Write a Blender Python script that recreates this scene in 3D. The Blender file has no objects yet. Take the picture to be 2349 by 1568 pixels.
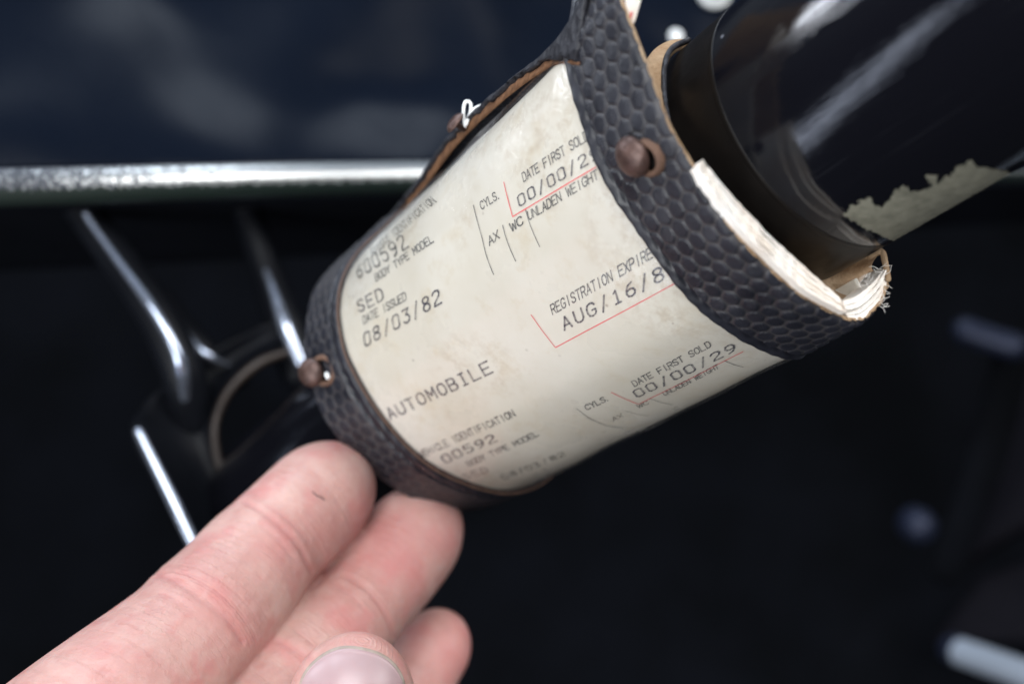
import bpy, bmesh, math, random
import numpy as np
from mathutils import Matrix, Vector
from mathutils.bvhtree import BVHTree

random.seed(4)
rng = np.random.default_rng(7)
sc = bpy.context.scene
COL = sc.collection

# ------------------------------------------------------------------ camera
# All coordinates below are worked out in a camera-aligned measuring frame
# (x right, y down, z away, metres) and stored as world coordinates.
FPX = 2740.0            # focal length in units of a 2349-wide picture
CX, CY = 1174.5, 784.0
PITCH = math.radians(22)
CAM = np.array([0.0, 0.0, 1.15])
RIGHT = np.array([1.0, 0, 0])
FWD = np.array([0, math.cos(PITCH), -math.sin(PITCH)])
UP = np.array([0, math.sin(PITCH), math.cos(PITCH)])

def W(p):
    p = np.asarray(p, float)
    return CAM + p[..., 0:1]*RIGHT - p[..., 1:2]*UP + p[..., 2:3]*FWD

cam_d = bpy.data.cameras.new('camera')
cam_d.lens = FPX/2349*36
cam_d.sensor_width = 36
cam_d.clip_start = 0.01
cam_d.clip_end = 50
cam_d.dof.use_dof = True
cam_d.dof.focus_distance = 0.179
cam_d.dof.aperture_fstop = 11.0
cam_d.dof.aperture_blades = 7
cam = bpy.data.objects.new('camera', cam_d)
COL.objects.link(cam)
cam.location = CAM
cam.rotation_euler = (math.pi/2 - PITCH, 0, 0)
sc.camera = cam

# ------------------------------------------------------------------ light
w = bpy.data.worlds.new('World'); sc.world = w; w.use_nodes = True
nt = w.node_tree; nt.nodes.clear()
out = nt.nodes.new('ShaderNodeOutputWorld'); bg = nt.nodes.new('ShaderNodeBackground')
bg.inputs[0].default_value = (0.72, 0.83, 1.0, 1); bg.inputs[1].default_value = 0.11
nt.links.new(bg.outputs[0], out.inputs[0])
_tc = nt.nodes.new('ShaderNodeTexCoord'); _sp = nt.nodes.new('ShaderNodeSeparateXYZ'); _mr = nt.nodes.new('ShaderNodeMapRange')
nt.links.new(_tc.outputs['Generated'], _sp.inputs[0]); nt.links.new(_sp.outputs[2], _mr.inputs[0])
_mr.inputs[1].default_value = -0.05; _mr.inputs[2].default_value = 0.75; _mr.inputs[3].default_value = 0.02; _mr.inputs[4].default_value = 0.28
nt.links.new(_mr.outputs[0], bg.inputs[1])

def area(name, loc, target, sx, sy, power, col):
    l = bpy.data.lights.new(name, 'AREA'); l.shape = 'RECTANGLE'; l.size = sx; l.size_y = sy
    l.energy = power; l.color = col
    o = bpy.data.objects.new(name, l); COL.objects.link(o)
    L = Vector(W(np.array(loc))); T = Vector(W(np.array(target)))
    o.location = L; o.rotation_euler = (T-L).to_track_quat('-Z', 'Y').to_euler()
    return o
# daylight from windows, right door and windscreen, plus added lamps for card and column
area('rear_window_daylight', (0.0, -0.35, -0.50), (0.02, 0.0, 0.19), 0.6, 0.4, 7.0, (0.97, 0.985, 1.0))
area('card_fill_lamp', (-0.40, 0.34, -0.45), (0.0, 0.0, 0.19), 0.5, 0.5, 7.0, (0.95, 0.975, 1.0))  # added as a second key, set low to brighten the card
area('left_window_daylight', (-0.60, -0.27, 0.26), (0.03, -0.035, 0.15), 0.10, 0.30, 1.6, (0.86, 0.91, 1.0))
area('column_streak_lamp', (-0.50, 0.44, 0.04), (0.035, -0.025, 0.15), 0.05, 0.50, 0.45, (0.72, 0.80, 1.0))  # added narrow lamp that draws a dim streak along the column
area('right_door_daylight', (0.60, -0.40, -0.10), (0.05, -0.02, 0.17), 0.5, 0.5, 4.5, (1.0, 0.98, 0.96))
area('windscreen_daylight', (-0.20, -0.75, 0.25), (0.0, 0.02, 0.22), 0.9, 0.25, 5.5, (0.80, 0.89, 1.0))

sc.view_settings.view_transform = 'Standard'
sc.view_settings.look = 'None'
sc.view_settings.exposure = 0.12
sc.view_settings.gamma = 1.0
sc.view_settings.use_curve_mapping = False
sc.render.engine = 'CYCLES'
sc.cycles.use_denoising = True
sc.cycles.max_bounces = 8
sc.cycles.transparent_max_bounces = 12
sc.cycles.caustics_reflective = False
sc.cycles.caustics_refractive = False

# ------------------------------------------------------------------ helpers
def ray(px, py):
    return np.array([(px-CX)/FPX, (py-CY)/FPX, 1.0])
def P(px, py, d):
    return ray(px, py)*d
def onplane(px, py, pt, n):
    r = ray(px, py); return r*(np.dot(pt, n)/np.dot(r, n))
def proj(p):
    p = np.asarray(p); return np.stack([CX+FPX*p[..., 0]/p[..., 2], CY+FPX*p[..., 1]/p[..., 2]], -1)
def unit(v):
    v = np.asarray(v, float); return v/np.linalg.norm(v)

def catmull(pts, n=24):
    pts = np.asarray(pts, float)
    q = np.vstack([2*pts[0]-pts[1], pts, 2*pts[-1]-pts[-2]])
    res = []
    for i in range(1, len(q)-2):
        p0, p1, p2, p3 = q[i-1], q[i], q[i+1], q[i+2]
        for k in range(n):
            t = k/n
            res.append(0.5*((2*p1)+(-p0+p2)*t+(2*p0-5*p1+4*p2-p3)*t*t+(-p0+3*p1-3*p2+p3)*t**3))
    res.append(q[-2]); return np.array(res)
def arclen(c):
    return np.concatenate([[0], np.cumsum(np.linalg.norm(np.diff(c, axis=0), axis=1))])
def resample(c, n):
    s = arclen(c); x = np.linspace(0, s[-1], n)
    return np.stack([np.interp(x, s, c[:, k]) for k in range(c.shape[1])], 1)
def interp_curve(c, param, x):
    return np.stack([np.interp(x, param, c[:, k]) for k in range(c.shape[1])], -1)
def smooth1(a, k):
    if k < 1: return a
    ker = np.ones(2*k+1)/(2*k+1)
    pad = np.concatenate([np.repeat(a[:1], k, 0), a, np.repeat(a[-1:], k, 0)])
    return np.stack([np.convolve(pad[:, i], ker, 'valid') for i in range(a.shape[1])], 1)

def empty(name, p, label, cat, group=None):
    o = bpy.data.objects.new(name, None); COL.objects.link(o)
    o.location = W(np.asarray(p)); o.empty_display_size = 0.01
    tag(o, label, cat, group); return o
def tag(o, label=None, cat=None, group=None, kind=None):
    if label: o['label'] = label
    if cat: o['category'] = cat
    if group: o['group'] = group
    if kind: o['kind'] = kind
    return o

def mesh(name, verts, faces, mat, parent=None, smooth=True, mats=None, midx=None, cam_space=True):
    """faces: (n,3) or (n,4) int array, or list of lists"""
    v = W(np.asarray(verts, float)) if cam_space else np.asarray(verts, float)
    me = bpy.data.meshes.new(name)
    if isinstance(faces, np.ndarray):
        nf, k = faces.shape
        me.vertices.add(len(v)); me.vertices.foreach_set('co', v.astype(np.float32).ravel())
        me.loops.add(nf*k); me.loops.foreach_set('vertex_index', faces.astype(np.int32).ravel())
        me.polygons.add(nf); me.polygons.foreach_set('loop_start', np.arange(nf, dtype=np.int32)*k)
        me.update(calc_edges=True)
    else:
        me.from_pydata([tuple(x) for x in v], [], faces); me.update()
    me.validate()
    for m in (mats or [mat]): me.materials.append(m)
    if midx is not None: me.polygons.foreach_set('material_index', np.asarray(midx, np.int32))
    me.polygons.foreach_set('use_smooth', np.full(len(me.polygons), smooth))
    o = bpy.data.objects.new(name, me); COL.objects.link(o)
    if parent is not None:
        o.parent = parent
        o.matrix_parent_inverse = Matrix.Translation(-Vector(parent.location)) if parent.type == 'EMPTY' else Matrix.Identity(4)
    return o

def grid_faces(nu, nv, off=0, flip=False):
    i, j = np.meshgrid(np.arange(nu-1), np.arange(nv-1), indexing='ij')
    a = (i*nv+j).ravel()+off
    f = np.stack([a, a+nv, a+nv+1, a+1], 1)
    return f[:, ::-1] if flip else f
def grid_normals(g):
    du = np.gradient(g, axis=0); dv = np.gradient(g, axis=1)
    n = np.cross(du, dv); l = np.linalg.norm(n, axis=-1, keepdims=True)
    return n/np.maximum(l, 1e-12)
def slab(top, bot):
    """closed solid between two grids of equal shape; returns verts, faces, face group (0 top 1 bottom 2 u0 3 u1 4 v0 5 v1)"""
    nu, nv = top.shape[:2]; N = nu*nv
    v = np.vstack([top.reshape(-1, 3), bot.reshape(-1, 3)])
    F = [grid_faces(nu, nv), grid_faces(nu, nv, N, True)]; G = [np.zeros(len(F[0]), int), np.ones(len(F[1]), int)]
    def strip(idx, g, fl):
        a = np.array(idx); f = np.stack([a[:-1], a[1:], a[1:]+N, a[:-1]+N], 1)
        F.append(f[:, ::-1] if fl else f); G.append(np.full(len(f), g))
    strip([j for j in range(nv)], 2, False)
    strip([(nu-1)*nv+j for j in range(nv)], 3, True)
    strip([i*nv for i in range(nu)], 4, True)
    strip([i*nv+nv-1 for i in range(nu)], 5, False)
    return v, np.vstack(F), np.concatenate(G)

def tube(path, rad, nseg=16, cap=True, flat=1.0, up=None):
    """closed tube along path (cam-space), radius per point, hemispherical-ish ends"""
    path = np.asarray(path, float); n = len(path); rad = np.broadcast_to(np.asarray(rad, float), (n,)).copy()
    tan = np.gradient(path, axis=0); tan /= np.linalg.norm(tan, axis=1, keepdims=True)
    ref = np.array([0.0, 0, 1]) if up is None else unit(up)
    P_, R_, T_ = list(path), list(rad), list(tan)
    if cap:
        pre, post = [], []
        for a in (80, 60, 40, 20):
            c, s = math.cos(math.radians(a)), math.sin(math.radians(a))
            pre.append((path[0]-tan[0]*rad[0]*s, rad[0]*c, tan[0]))
            post.append((path[-1]+tan[-1]*rad[-1]*s, rad[-1]*c, tan[-1]))
        seq = pre+list(zip(P_, R_, T_))+post[::-1]
    else: seq = list(zip(P_, R_, T_))
    V = []
    b0 = None
    for p, r, t in seq:
        s = np.cross(t, ref) if b0 is None else b0 - t*np.dot(b0, t)
        if np.linalg.norm(s) < 1e-6: s = np.cross(t, [0, 1, 0])
        s = unit(s); b0 = s; u = np.cross(s, t)
        for k in range(nseg):
            a = 2*math.pi*k/nseg
            V.append(p + r*(math.cos(a)*s + flat*math.sin(a)*u))
    m = len(seq); F = []
    for i in range(m-1):
        for k in range(nseg):
            k2 = (k+1) % nseg
            F.append([i*nseg+k, i*nseg+k2, (i+1)*nseg+k2, (i+1)*nseg+k])
    F.append(list(range(nseg))[::-1]); F.append([(m-1)*nseg+k for k in range(nseg)])
    return np.array(V), F

def join(parts):
    V, F, o = [], [], 0
    for v, f in parts:
        V.append(np.asarray(v)); F += [[i+o for i in x] for x in (f.tolist() if isinstance(f, np.ndarray) else f)]; o += len(v)
    return np.vstack(V), F

# ------------------------------------------------------------------ materials
class NB:
    def __init__(s, name):
        s.m = bpy.data.materials.new(name); s.m.use_nodes = True; s.t = s.m.node_tree; s.n = s.t.nodes; s.n.clear()
        s.out = s.n.new('ShaderNodeOutputMaterial'); s.tc = None
    def node(s, typ, **kw):
        n = s.n.new(typ)
        for k, v in kw.items():
            if hasattr(n, k) and not k[0].isupper(): setattr(n, k, v)
        return n
    def coord(s, scale=None):
        if s.tc is None: s.tc = s.n.new('ShaderNodeTexCoord')
        if scale is None: return s.tc.outputs['Object']
        m = s.n.new('ShaderNodeMapping'); m.inputs['Scale'].default_value = scale
        s.t.links.new(s.tc.outputs['Object'], m.inputs[0]); return m.outputs[0]
    def link(s, a, b): s.t.links.new(a, b)
    def noise(s, scale, detail=4, rough=0.55, vec=None, dist=0):
        n = s.n.new('ShaderNodeTexNoise'); n.inputs['Scale'].default_value = scale; n.inputs['Detail'].default_value = detail
        n.inputs['Roughness'].default_value = rough; n.inputs['Distortion'].default_value = dist
        s.link(vec or s.coord(), n.inputs['Vector']); return n.outputs['Fac']
    def ramp(s, fac, stops):
        r = s.n.new('ShaderNodeValToRGB'); e = r.color_ramp.elements
        while len(e) < len(stops): e.new(0.5)
        for k, (p, c) in enumerate(stops):
            e[k].position = p; e[k].color = (*c, 1) if isinstance(c, tuple) else (c, c, c, 1)
        s.link(fac, r.inputs[0]); return r.outputs[0]
    def mix(s, fac, a, b, mode='MIX'):
        m = s.n.new('ShaderNodeMix'); m.data_type = 'RGBA'; m.blend_type = mode
        for i, x in ((0, fac), (6, a), (7, b)):
            if isinstance(x, (int, float)): m.inputs[i].default_value = x
            elif isinstance(x, tuple): m.inputs[i].default_value = (*x, 1)
            else: s.link(x, m.inputs[i])
        return m.outputs[2]
    def math(s, op, a, b=0.0):
        m = s.n.new('ShaderNodeMath'); m.operation = op
        for i, x in ((0, a), (1, b)):
            if isinstance(x, (int, float)): m.inputs[i].default_value = x
            else: s.link(x, m.inputs[i])
        return m.outputs[0]
    def bump(s, h, strength=0.3, dist=0.0005, prev=None):
        b = s.n.new('ShaderNodeBump'); b.inputs['Strength'].default_value = strength; b.inputs['Distance'].default_value = dist
        s.link(h, b.inputs['Height'])
        if prev is not None: s.link(prev, b.inputs['Normal'])
        return b.outputs[0]
    def bsdf(s, base=(0.5, 0.5, 0.5), rough=0.5, metal=0.0, normal=None, coat=0.0, coat_rough=0.05, spec=0.5, sss=0.0, sss_r=(0.003, 0.001, 0.0006)):
        b = s.n.new('ShaderNodeBsdfPrincipled')
        for key, x in (('Base Color', base), ('Roughness', rough), ('Metallic', metal), ('Coat Weight', coat), ('Coat Roughness', coat_rough), ('Specular IOR Level', spec), ('Subsurface Weight', sss)):
            i = b.inputs[key]
            if isinstance(x, tuple): i.default_value = (*x, 1)
            elif isinstance(x, (int, float)): i.default_value = x
            else: s.link(x, i)
        if sss: b.inputs['Subsurface Radius'].default_value = sss_r; b.inputs['Subsurface Scale'].default_value = 1.0
        if normal is not None: s.link(normal, b.inputs['Normal'])
        s.link(b.outputs[0], s.out.inputs[0]); return b

M = {}
def build_materials():
    # black embossed leather (relief is geometry; here grain, scuffs, dust in the grooves)
    b = NB('black_leather')
    n1 = b.noise(900, 5, .6); n2 = b.noise(160, 4, .6)
    att = b.node('ShaderNodeAttribute'); att.attribute_name = 'relief'
    dust = b.math('MULTIPLY', b.ramp(att.outputs['Fac'], [(0.0, 1.0), (0.6, 0.0)]), b.ramp(n2, [(0.3, .25), (.7, 1.0)]))
    base = b.mix(b.ramp(n2, [(.35, 0.0), (.7, 1.0)]), (0.0085, 0.009, 0.0132), (0.0165, 0.0172, 0.0245))
    base = b.mix(dust, base, (0.056, 0.052, 0.053))
    bm = b.bump(n1, .5, .00012)
    b.bsdf(base, b.ramp(n2, [(.3, .36), (.7, .56)]), 0, bm, spec=.42); M['leather'] = b.m
    b = NB('plain_black_leather'); v = b.node('ShaderNodeTexVoronoi'); v.inputs['Scale'].default_value = 620; b.link(b.coord(), v.inputs['Vector'])
    n = b.noise(260, 5, .7)
    b.bsdf(b.mix(n, (0.009, 0.0095, 0.013), (0.024, 0.024, 0.03)), .55, 0, b.bump(v.outputs['Distance'], .9, .0006, b.bump(n, .6, .0006)), spec=.35); M['plain_leather'] = b.m
    # plain tan leather / suede flesh side
    b = NB('tan_suede'); n1 = b.noise(1400, 6, .7); n2 = b.noise(220, 4)
    base = b.mix(b.ramp(n2, [(.3, 0.), (.7, 1.)]), (0.30, 0.19, 0.105), (0.50, 0.37, 0.245))
    base = b.mix(b.ramp(n1, [(.35, .35), (.6, 0.)]), base, (0.14, 0.07, 0.03))
    b.bsdf(base, .9, 0, b.bump(n1, .9, .0004), spec=.2); M['tan'] = b.m
    b = NB('brown_cut_edge'); n1 = b.noise(700, 6, .7, b.coord((1, 1, 1))); n2 = b.noise(250, 3)
    base = b.mix(b.ramp(n1, [(.3, 0.), (.7, 1.)]), (0.07, 0.032, 0.016), (0.25, 0.125, 0.062))
    base = b.mix(b.ramp(n2, [(.5, 0.), (.75, .7)]), base, (0.045, 0.02, 0.012))
    b.bsdf(base, .85, 0, b.bump(n1, .9, .0005), spec=.25); M['brown_edge'] = b.m
    # paper card
    b = NB('card_paper'); n1 = b.noise(45, 5, .6); n2 = b.noise(900, 3); n3 = b.noise(160, 6, .7)
    base = b.mix(b.ramp(n1, [(.32, 0.), (.68, 1.)]), (0.585, 0.55, 0.470), (0.66, 0.64, 0.585))
    base = b.mix(b.ramp(n3, [(.54, 0.), (.75, .6)]), base, (0.52, 0.44, 0.31))
    fox = b.math('MULTIPLY', b.ramp(b.noise(38, 3, .5), [(.50, 0.), (.62, .45)]), b.ramp(b.noise(420, 6, .75), [(.46, 0.), (.62, 1.)]))
    base = b.mix(fox, base, (0.42, 0.34, 0.25))
    v = b.node('ShaderNodeTexVoronoi'); v.inputs['Scale'].default_value = 260; b.link(b.coord(), v.inputs['Vector'])
    spots = b.math('MULTIPLY', b.ramp(v.outputs['Distance'], [(.05, 1.), (.09, 0.)]), b.ramp(b.noise(90, 2), [(.52, 0.), (.6, .8)]))
    base = b.mix(spots, base, (0.16, 0.12, 0.09))
    b.bsdf(base, .55, 0, b.bump(b.noise(120, 4), .15, .0006), spec=.35); M['paper'] = b.m
    b = NB('white_paper_edge'); n1 = b.noise(1500, 4, .7); n2 = b.noise(120, 3)
    base = b.mix(b.ramp(n2, [(.35, 0.), (.65, 1.)]), (0.80, 0.70, 0.60), (0.90, 0.87, 0.82))
    b.bsdf(base, .8, 0, b.bump(n1, .6, .0003), spec=.2); M['white_paper'] = b.m
    b = NB('grey_backing_film'); n1 = b.noise(500, 4)
    b.bsdf(b.mix(n1, (0.12, 0.13, 0.115), (0.26, 0.27, 0.24)), .4, 0, None, spec=.5); M['grey_back'] = b.m
    # inks, partly worn away
    def ink(name, col, lo, hi, scale=420):
        b = NB(name); n = b.noise(scale, 4, .7)
        d = b.node('ShaderNodeBsdfDiffuse'); d.inputs[0].default_value = (*col, 1)
        t = b.node('ShaderNodeBsdfTransparent'); mx = b.node('ShaderNodeMixShader')
        b.link(b.ramp(n, [(.3, lo), (.7, hi)]), mx.inputs[0]); b.link(t.outputs[0], mx.inputs[1]); b.link(d.outputs[0], mx.inputs[2])
        b.link(mx.outputs[0], b.out.inputs[0]); M[name] = b.m
    ink('printed_ink', (0.11, 0.115, 0.125), .34, .74)
    ink('typed_ink', (0.095, 0.095, 0.12), .26, .80, 700)
    ink('faint_ink', (0.10, 0.10, 0.10), .15, .7, 300)
    ink('red_ink', (0.80, 0.15, 0.16), .45, .85)
    # clear plastic window: sharp gloss over see-through, scuffed
    b = NB('clear_plastic'); n = b.noise(70, 5, .6); n2 = b.noise(700, 3, .7)
    g = b.node('ShaderNodeBsdfGlossy'); g.inputs[0].default_value = (1, 1, 1, 1)
    b.link(b.ramp(n, [(.3, .12), (.7, .34)]), g.inputs['Roughness'])
    b.link(b.bump(n, .25, .0012, b.bump(n2, .12, .0002)), g.inputs['Normal'])
    t = b.node('ShaderNodeBsdfTransparent'); t.inputs[0].default_value = (.99, .98, .965, 1)
    fr = b.node('ShaderNodeFresnel'); fr.inputs[0].default_value = 1.5
    mx = b.node('ShaderNodeMixShader'); b.link(b.math('MINIMUM', fr.outputs[0], .40), mx.inputs[0]); b.link(t.outputs[0], mx.inputs[1]); b.link(g.outputs[0], mx.inputs[2])
    b.link(mx.outputs[0], b.out.inputs[0]); M['clear'] = b.m
    # rivets
    b = NB('rusty_copper'); n = b.noise(500, 5, .65); n2 = b.noise(1500, 3)
    base = b.mix(b.ramp(n, [(.3, 0.), (.7, 1.)]), (0.036, 0.021, 0.018), (0.115, 0.066, 0.054))
    b.bsdf(base, b.ramp(n, [(.3, .32), (.7, .52)]), .45, b.bump(n, .5, .0003, b.bump(n2, .5, .00015))); M['copper'] = b.m
    b = NB('rust_ring'); n = b.noise(800, 5, .65)
    b.bsdf(b.mix(n, (0.05, 0.024, 0.015), (0.17, 0.095, 0.062)), .75, .2, b.bump(n, .6, .0003)); M['rust'] = b.m
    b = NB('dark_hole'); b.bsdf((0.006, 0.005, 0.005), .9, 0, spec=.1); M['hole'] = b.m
    # column paint
    b = NB('black_enamel')
    ax_, an_ = b.node('ShaderNodeAttribute'), b.node('ShaderNodeAttribute'); ax_.attribute_name = 'axial'; an_.attribute_name = 'around'
    def cyl_noise(sa, sr, detail=4):
        c = b.node('ShaderNodeCombineXYZ'); b.link(b.math('MULTIPLY', ax_.outputs['Fac'], sa), c.inputs[0]); b.link(b.math('MULTIPLY', an_.outputs['Fac'], sr), c.inputs[1]); return b.noise(1.0, detail, .65, c.outputs[0])
    scr = cyl_noise(22, 1500); smear = cyl_noise(40, 160, 5); scr2 = cyl_noise(60, 4000, 3)
    v = b.node('ShaderNodeTexVoronoi'); v.inputs['Scale'].default_value = 190; b.link(b.coord(), v.inputs['Vector'])
    specks = b.math('MULTIPLY', b.ramp(v.outputs['Distance'], [(.035, 1.), (.07, 0.)]), b.ramp(b.noise(70, 2), [(.55, 0.), (.62, .7)]))
    dusty = b.math('MULTIPLY', b.ramp(scr, [(.58, 0.), (.74, .8)]), b.ramp(smear, [(.45, 0.), (.65, 1.)]))
    base = b.mix(b.math('MAXIMUM', specks, b.math('MULTIPLY', dusty, .06)), (0.0035, 0.0036, 0.0055), (0.30, 0.31, 0.36))
    rgh = b.math('ADD', b.ramp(smear, [(.35, .03), (.7, .09)]), b.math('MULTIPLY', dusty, .10))
    b.bsdf(base, rgh, 0, b.bump(scr2, .07, .0002, b.bump(scr, .09, .0004)), spec=.5); M['enamel'] = b.m
    b = NB('bare_grey_primer'); n = b.noise(600, 5, .7); n2 = b.noise(120, 3)
    base = b.mix(b.ramp(n, [(.3, 0.), (.7, 1.)]), (0.095, 0.093, 0.070), (0.205, 0.198, 0.152))
    b.bsdf(base, .7, .1, b.bump(n, .5, .0002)); M['primer'] = b.m
    b = NB('dark_tape'); n = b.noise(300, 4)
    b.bsdf(b.mix(n, (0.003, 0.0026, 0.0025), (0.009, 0.007, 0.006)), .34, 0, b.bump(n, .3, .0004), spec=.18); M['tape'] = b.m
    b = NB('worn_edge'); n = b.noise(400, 4)
    b.bsdf(b.mix(n, (0.008, 0.006, 0.006), (0.032, 0.021, 0.015)), .45, .2); M['worn_edge'] = b.m
    # skin
    b = NB('skin'); n1 = b.noise(80, 5, .65); n2 = b.noise(300, 5, .65); n3 = b.noise(1900, 3, .6); n4 = b.noise(140, 3, .5)
    att = b.node('ShaderNodeAttribute'); att.attribute_name = 'flush'
    al = b.node('ShaderNodeAttribute'); al.attribute_name = 'along'
    base = b.mix(b.ramp(n1, [(.34, 0.), (.66, 1.)]), (0.42, 0.212, 0.188), (0.515, 0.325, 0.285))
    base = b.mix(b.ramp(n4, [(.50, 0.), (.68, .65)]), base, (0.48, 0.185, 0.175))
    base = b.mix(b.ramp(n2, [(.50, 0.), (.72, .45)]), base, (0.53, 0.37, 0.325))
    base = b.mix(att.outputs['Fac'], base, (0.50, 0.18, 0.175))
    # fine skin lines across the finger, wandering with the noise
    def lines(pitch, wander, nz):
        ph = b.math('ADD', b.math('MULTIPLY', al.outputs['Fac'], 2*math.pi/pitch), b.math('MULTIPLY', nz, wander))
        return b.math('SINE', ph)
    l1 = b.math('MULTIPLY', lines(.00062, 16, n4), b.ramp(b.noise(110, 3), [(.38, 0.), (.62, 1.)]))
    mr = b.node('ShaderNodeMapRange'); mr.inputs[1].default_value = .006; mr.inputs[2].default_value = .014; b.link(al.outputs['Fac'], mr.inputs[0])
    l2 = b.math('MULTIPLY', b.math('MULTIPLY', lines(.0016, 22, n1), b.ramp(b.noise(170, 3), [(.42, 0.), (.60, 1.)])), mr.outputs[0])
    base = b.mix(b.math('MULTIPLY', b.ramp(b.math('ADD', b.math('MULTIPLY', l2, .5), .5), [(.0, .22), (.30, .0)]), mr.outputs[0]), base, (0.42, 0.17, 0.15))
    nm = b.bump(n3, .35, .00016, b.bump(l1, .30, .00010, b.bump(l2, .30, .00018, b.bump(n2, .35, .0004))))
    b.bsdf(base, b.ramp(n2, [(.3, .40), (.7, .60)]), 0, nm, spec=.4, sss=.28, sss_r=(0.003, 0.0010, 0.0006)); M['skin'] = b.m
    b = NB('fingernail'); n = b.noise(160, 3)
    b.bsdf(b.mix(n, (0.315, 0.20, 0.205), (0.38, 0.275, 0.285)), .34, 0, None, spec=.5, sss=.2, sss_r=(.002, .001, .0008)); M['nail'] = b.m
    b = NB('nail_free_edge'); n = b.noise(600, 4)
    b.bsdf(b.mix(n, (0.17, 0.13, 0.105), (0.42, 0.35, 0.30)), .55, 0, None); M['nail_edge'] = b.m
    b = NB('grime'); b.bsdf((0.06, 0.05, 0.045), .8); M['grime'] = b.m
    # car interior
    b = NB('panel_enamel'); n = b.noise(7, 2, .5); n2 = b.noise(28, 4, .6)
    b.bsdf((0.0032, 0.0052, 0.0105), b.ramp(n2, [(.3, .22), (.7, .34)]), 0, b.bump(n, .8, .09), spec=.034); M['panel'] = b.m
    b = NB('pitted_chrome'); n = b.noise(1100, 5, .7); n2 = b.noise(700, 4, .65)
    sep = b.node('ShaderNodeSeparateXYZ'); b.link(b.coord(), sep.inputs[0])
    grad = b.node('ShaderNodeMapRange'); grad.inputs[1].default_value = -0.11; grad.inputs[2].default_value = -0.045; grad.inputs[3].default_value = 0.13; grad.inputs[4].default_value = -0.14
    b.link(sep.outputs[0], grad.inputs[0])
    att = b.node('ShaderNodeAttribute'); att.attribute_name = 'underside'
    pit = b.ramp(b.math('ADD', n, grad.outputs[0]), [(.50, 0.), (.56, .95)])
    under_refl = b.ramp(b.math('ADD', att.outputs['Fac'], b.math('MULTIPLY', b.math('SUBTRACT', n2, .5), 1.1)), [(.42, 0.), (.60, 1.)])  # dark floor reflection painted into the underside colour, speckled with tarnish
    base = b.mix(pit, (0.80, 0.83, 0.83), (0.012, 0.016, 0.035))
    dull = b.node('ShaderNodeMapRange'); dull.inputs[1].default_value = -0.115; dull.inputs[2].default_value = -0.05; dull.inputs[3].default_value = .97; dull.inputs[4].default_value = 0.0
    b.link(sep.outputs[0], dull.inputs[0])
    base = b.mix(b.math('MULTIPLY', dull.outputs[0], b.ramp(b.noise(260, 5, .7), [(.3, .6), (.7, 1.)])), base, (0.014, 0.018, 0.026))
    base = b.mix(under_refl, base, (0.008, 0.016, 0.013))
    wear = b.math('MAXIMUM', pit, under_refl)  # pits together with the painted dark underside
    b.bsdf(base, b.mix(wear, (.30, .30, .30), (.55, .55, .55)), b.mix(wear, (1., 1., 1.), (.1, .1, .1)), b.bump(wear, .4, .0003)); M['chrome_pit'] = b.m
    b = NB('chrome'); b.bsdf((0.80, 0.86, 0.95), .30, 1.0); M['chrome'] = b.m
    b = NB('dark_metal'); n = b.noise(60, 4); b.bsdf(b.mix(n, (0.006, 0.007, 0.010), (0.012, 0.012, 0.016)), 0.05, 0, None, spec=.8); M['dark_metal'] = b.m
    b = NB('dull_black'); n = b.noise(60, 4); b.bsdf(b.mix(n, (0.003, 0.0035, 0.005), (0.007, 0.008, 0.011)), .42, 0, None, spec=.10); M['dull_black'] = b.m
    b = NB('streak_steel'); b.bsdf((0.42, 0.47, 0.58), .17, .85); M['streak_steel'] = b.m  # bright metal standing in for highlights on the black bracket
    b = NB('nickel'); b.bsdf((0.60, 0.68, 0.80), .40, .5); M['nickel'] = b.m
    b = NB('blued_metal'); b.bsdf((0.014, 0.018, 0.036), .42, .3, spec=.3); M['blued_metal'] = b.m
    b = NB('grey_trim'); n = b.noise(90, 4); b.bsdf(b.mix(n, (0.004, 0.0038, 0.006), (0.008, 0.0075, 0.0105)), .8, 0, b.bump(n, .3, .001), spec=.08); M['grey_trim'] = b.m
    b = NB('footwell_black'); n = b.noise(9, 5, .6); b.bsdf(b.mix(b.ramp(n, [(.35, 0.), (.7, 1.)]), (0.0008, 0.0011, 0.0018), (0.0028, 0.0034, 0.0056)), .9, 0, b.bump(n, .3, .01), spec=.08); M['footwell'] = b.m
    b = NB('white_cord'); n = b.noise(2500, 3); b.bsdf((0.80, 0.82, 0.82), .6, 0, b.bump(n, .3, .0002)); M['cord'] = b.m
    b = NB('black_fibre'); b.bsdf((0.012, 0.012, 0.016), .6); M['fibre'] = b.m
    b = NB('pale_fibre'); b.bsdf((0.75, 0.72, 0.68), .7); M['pale_fibre'] = b.m
    b = NB('black_thread'); b.bsdf((0.012, 0.012, 0.016), .6); M['thread'] = b.m
build_materials()

# ------------------------------------------------------------------ setting: footwell
def quad_sheet(name, corners, n, mat, amp=0.0, parent=None, thick=0.01):
    c = [np.array(x) for x in corners]
    u = np.linspace(0, 1, n); v = np.linspace(0, 1, n); U, V = np.meshgrid(u, v, indexing='ij')
    g = ((1-U)*(1-V))[..., None]*c[0]+(U*(1-V))[..., None]*c[1]+(U*V)[..., None]*c[2]+((1-U)*V)[..., None]*c[3]
    nm = grid_normals(g)
    if np.mean(nm[..., 2]) > 0: nm = -nm
    if amp:
        ph = rng.uniform(0, 6, 6)
        h = sum(np.sin(U*(3+2*k)+ph[k])*np.sin(V*(2.5+1.7*k)+ph[k+3])/(k+1) for k in range(3))
        g = g + nm*(amp*h)[..., None]
    vv, ff, gg = slab(g, g-nm*thick)
    return mesh(name, vv, ff, mat, parent)

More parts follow.
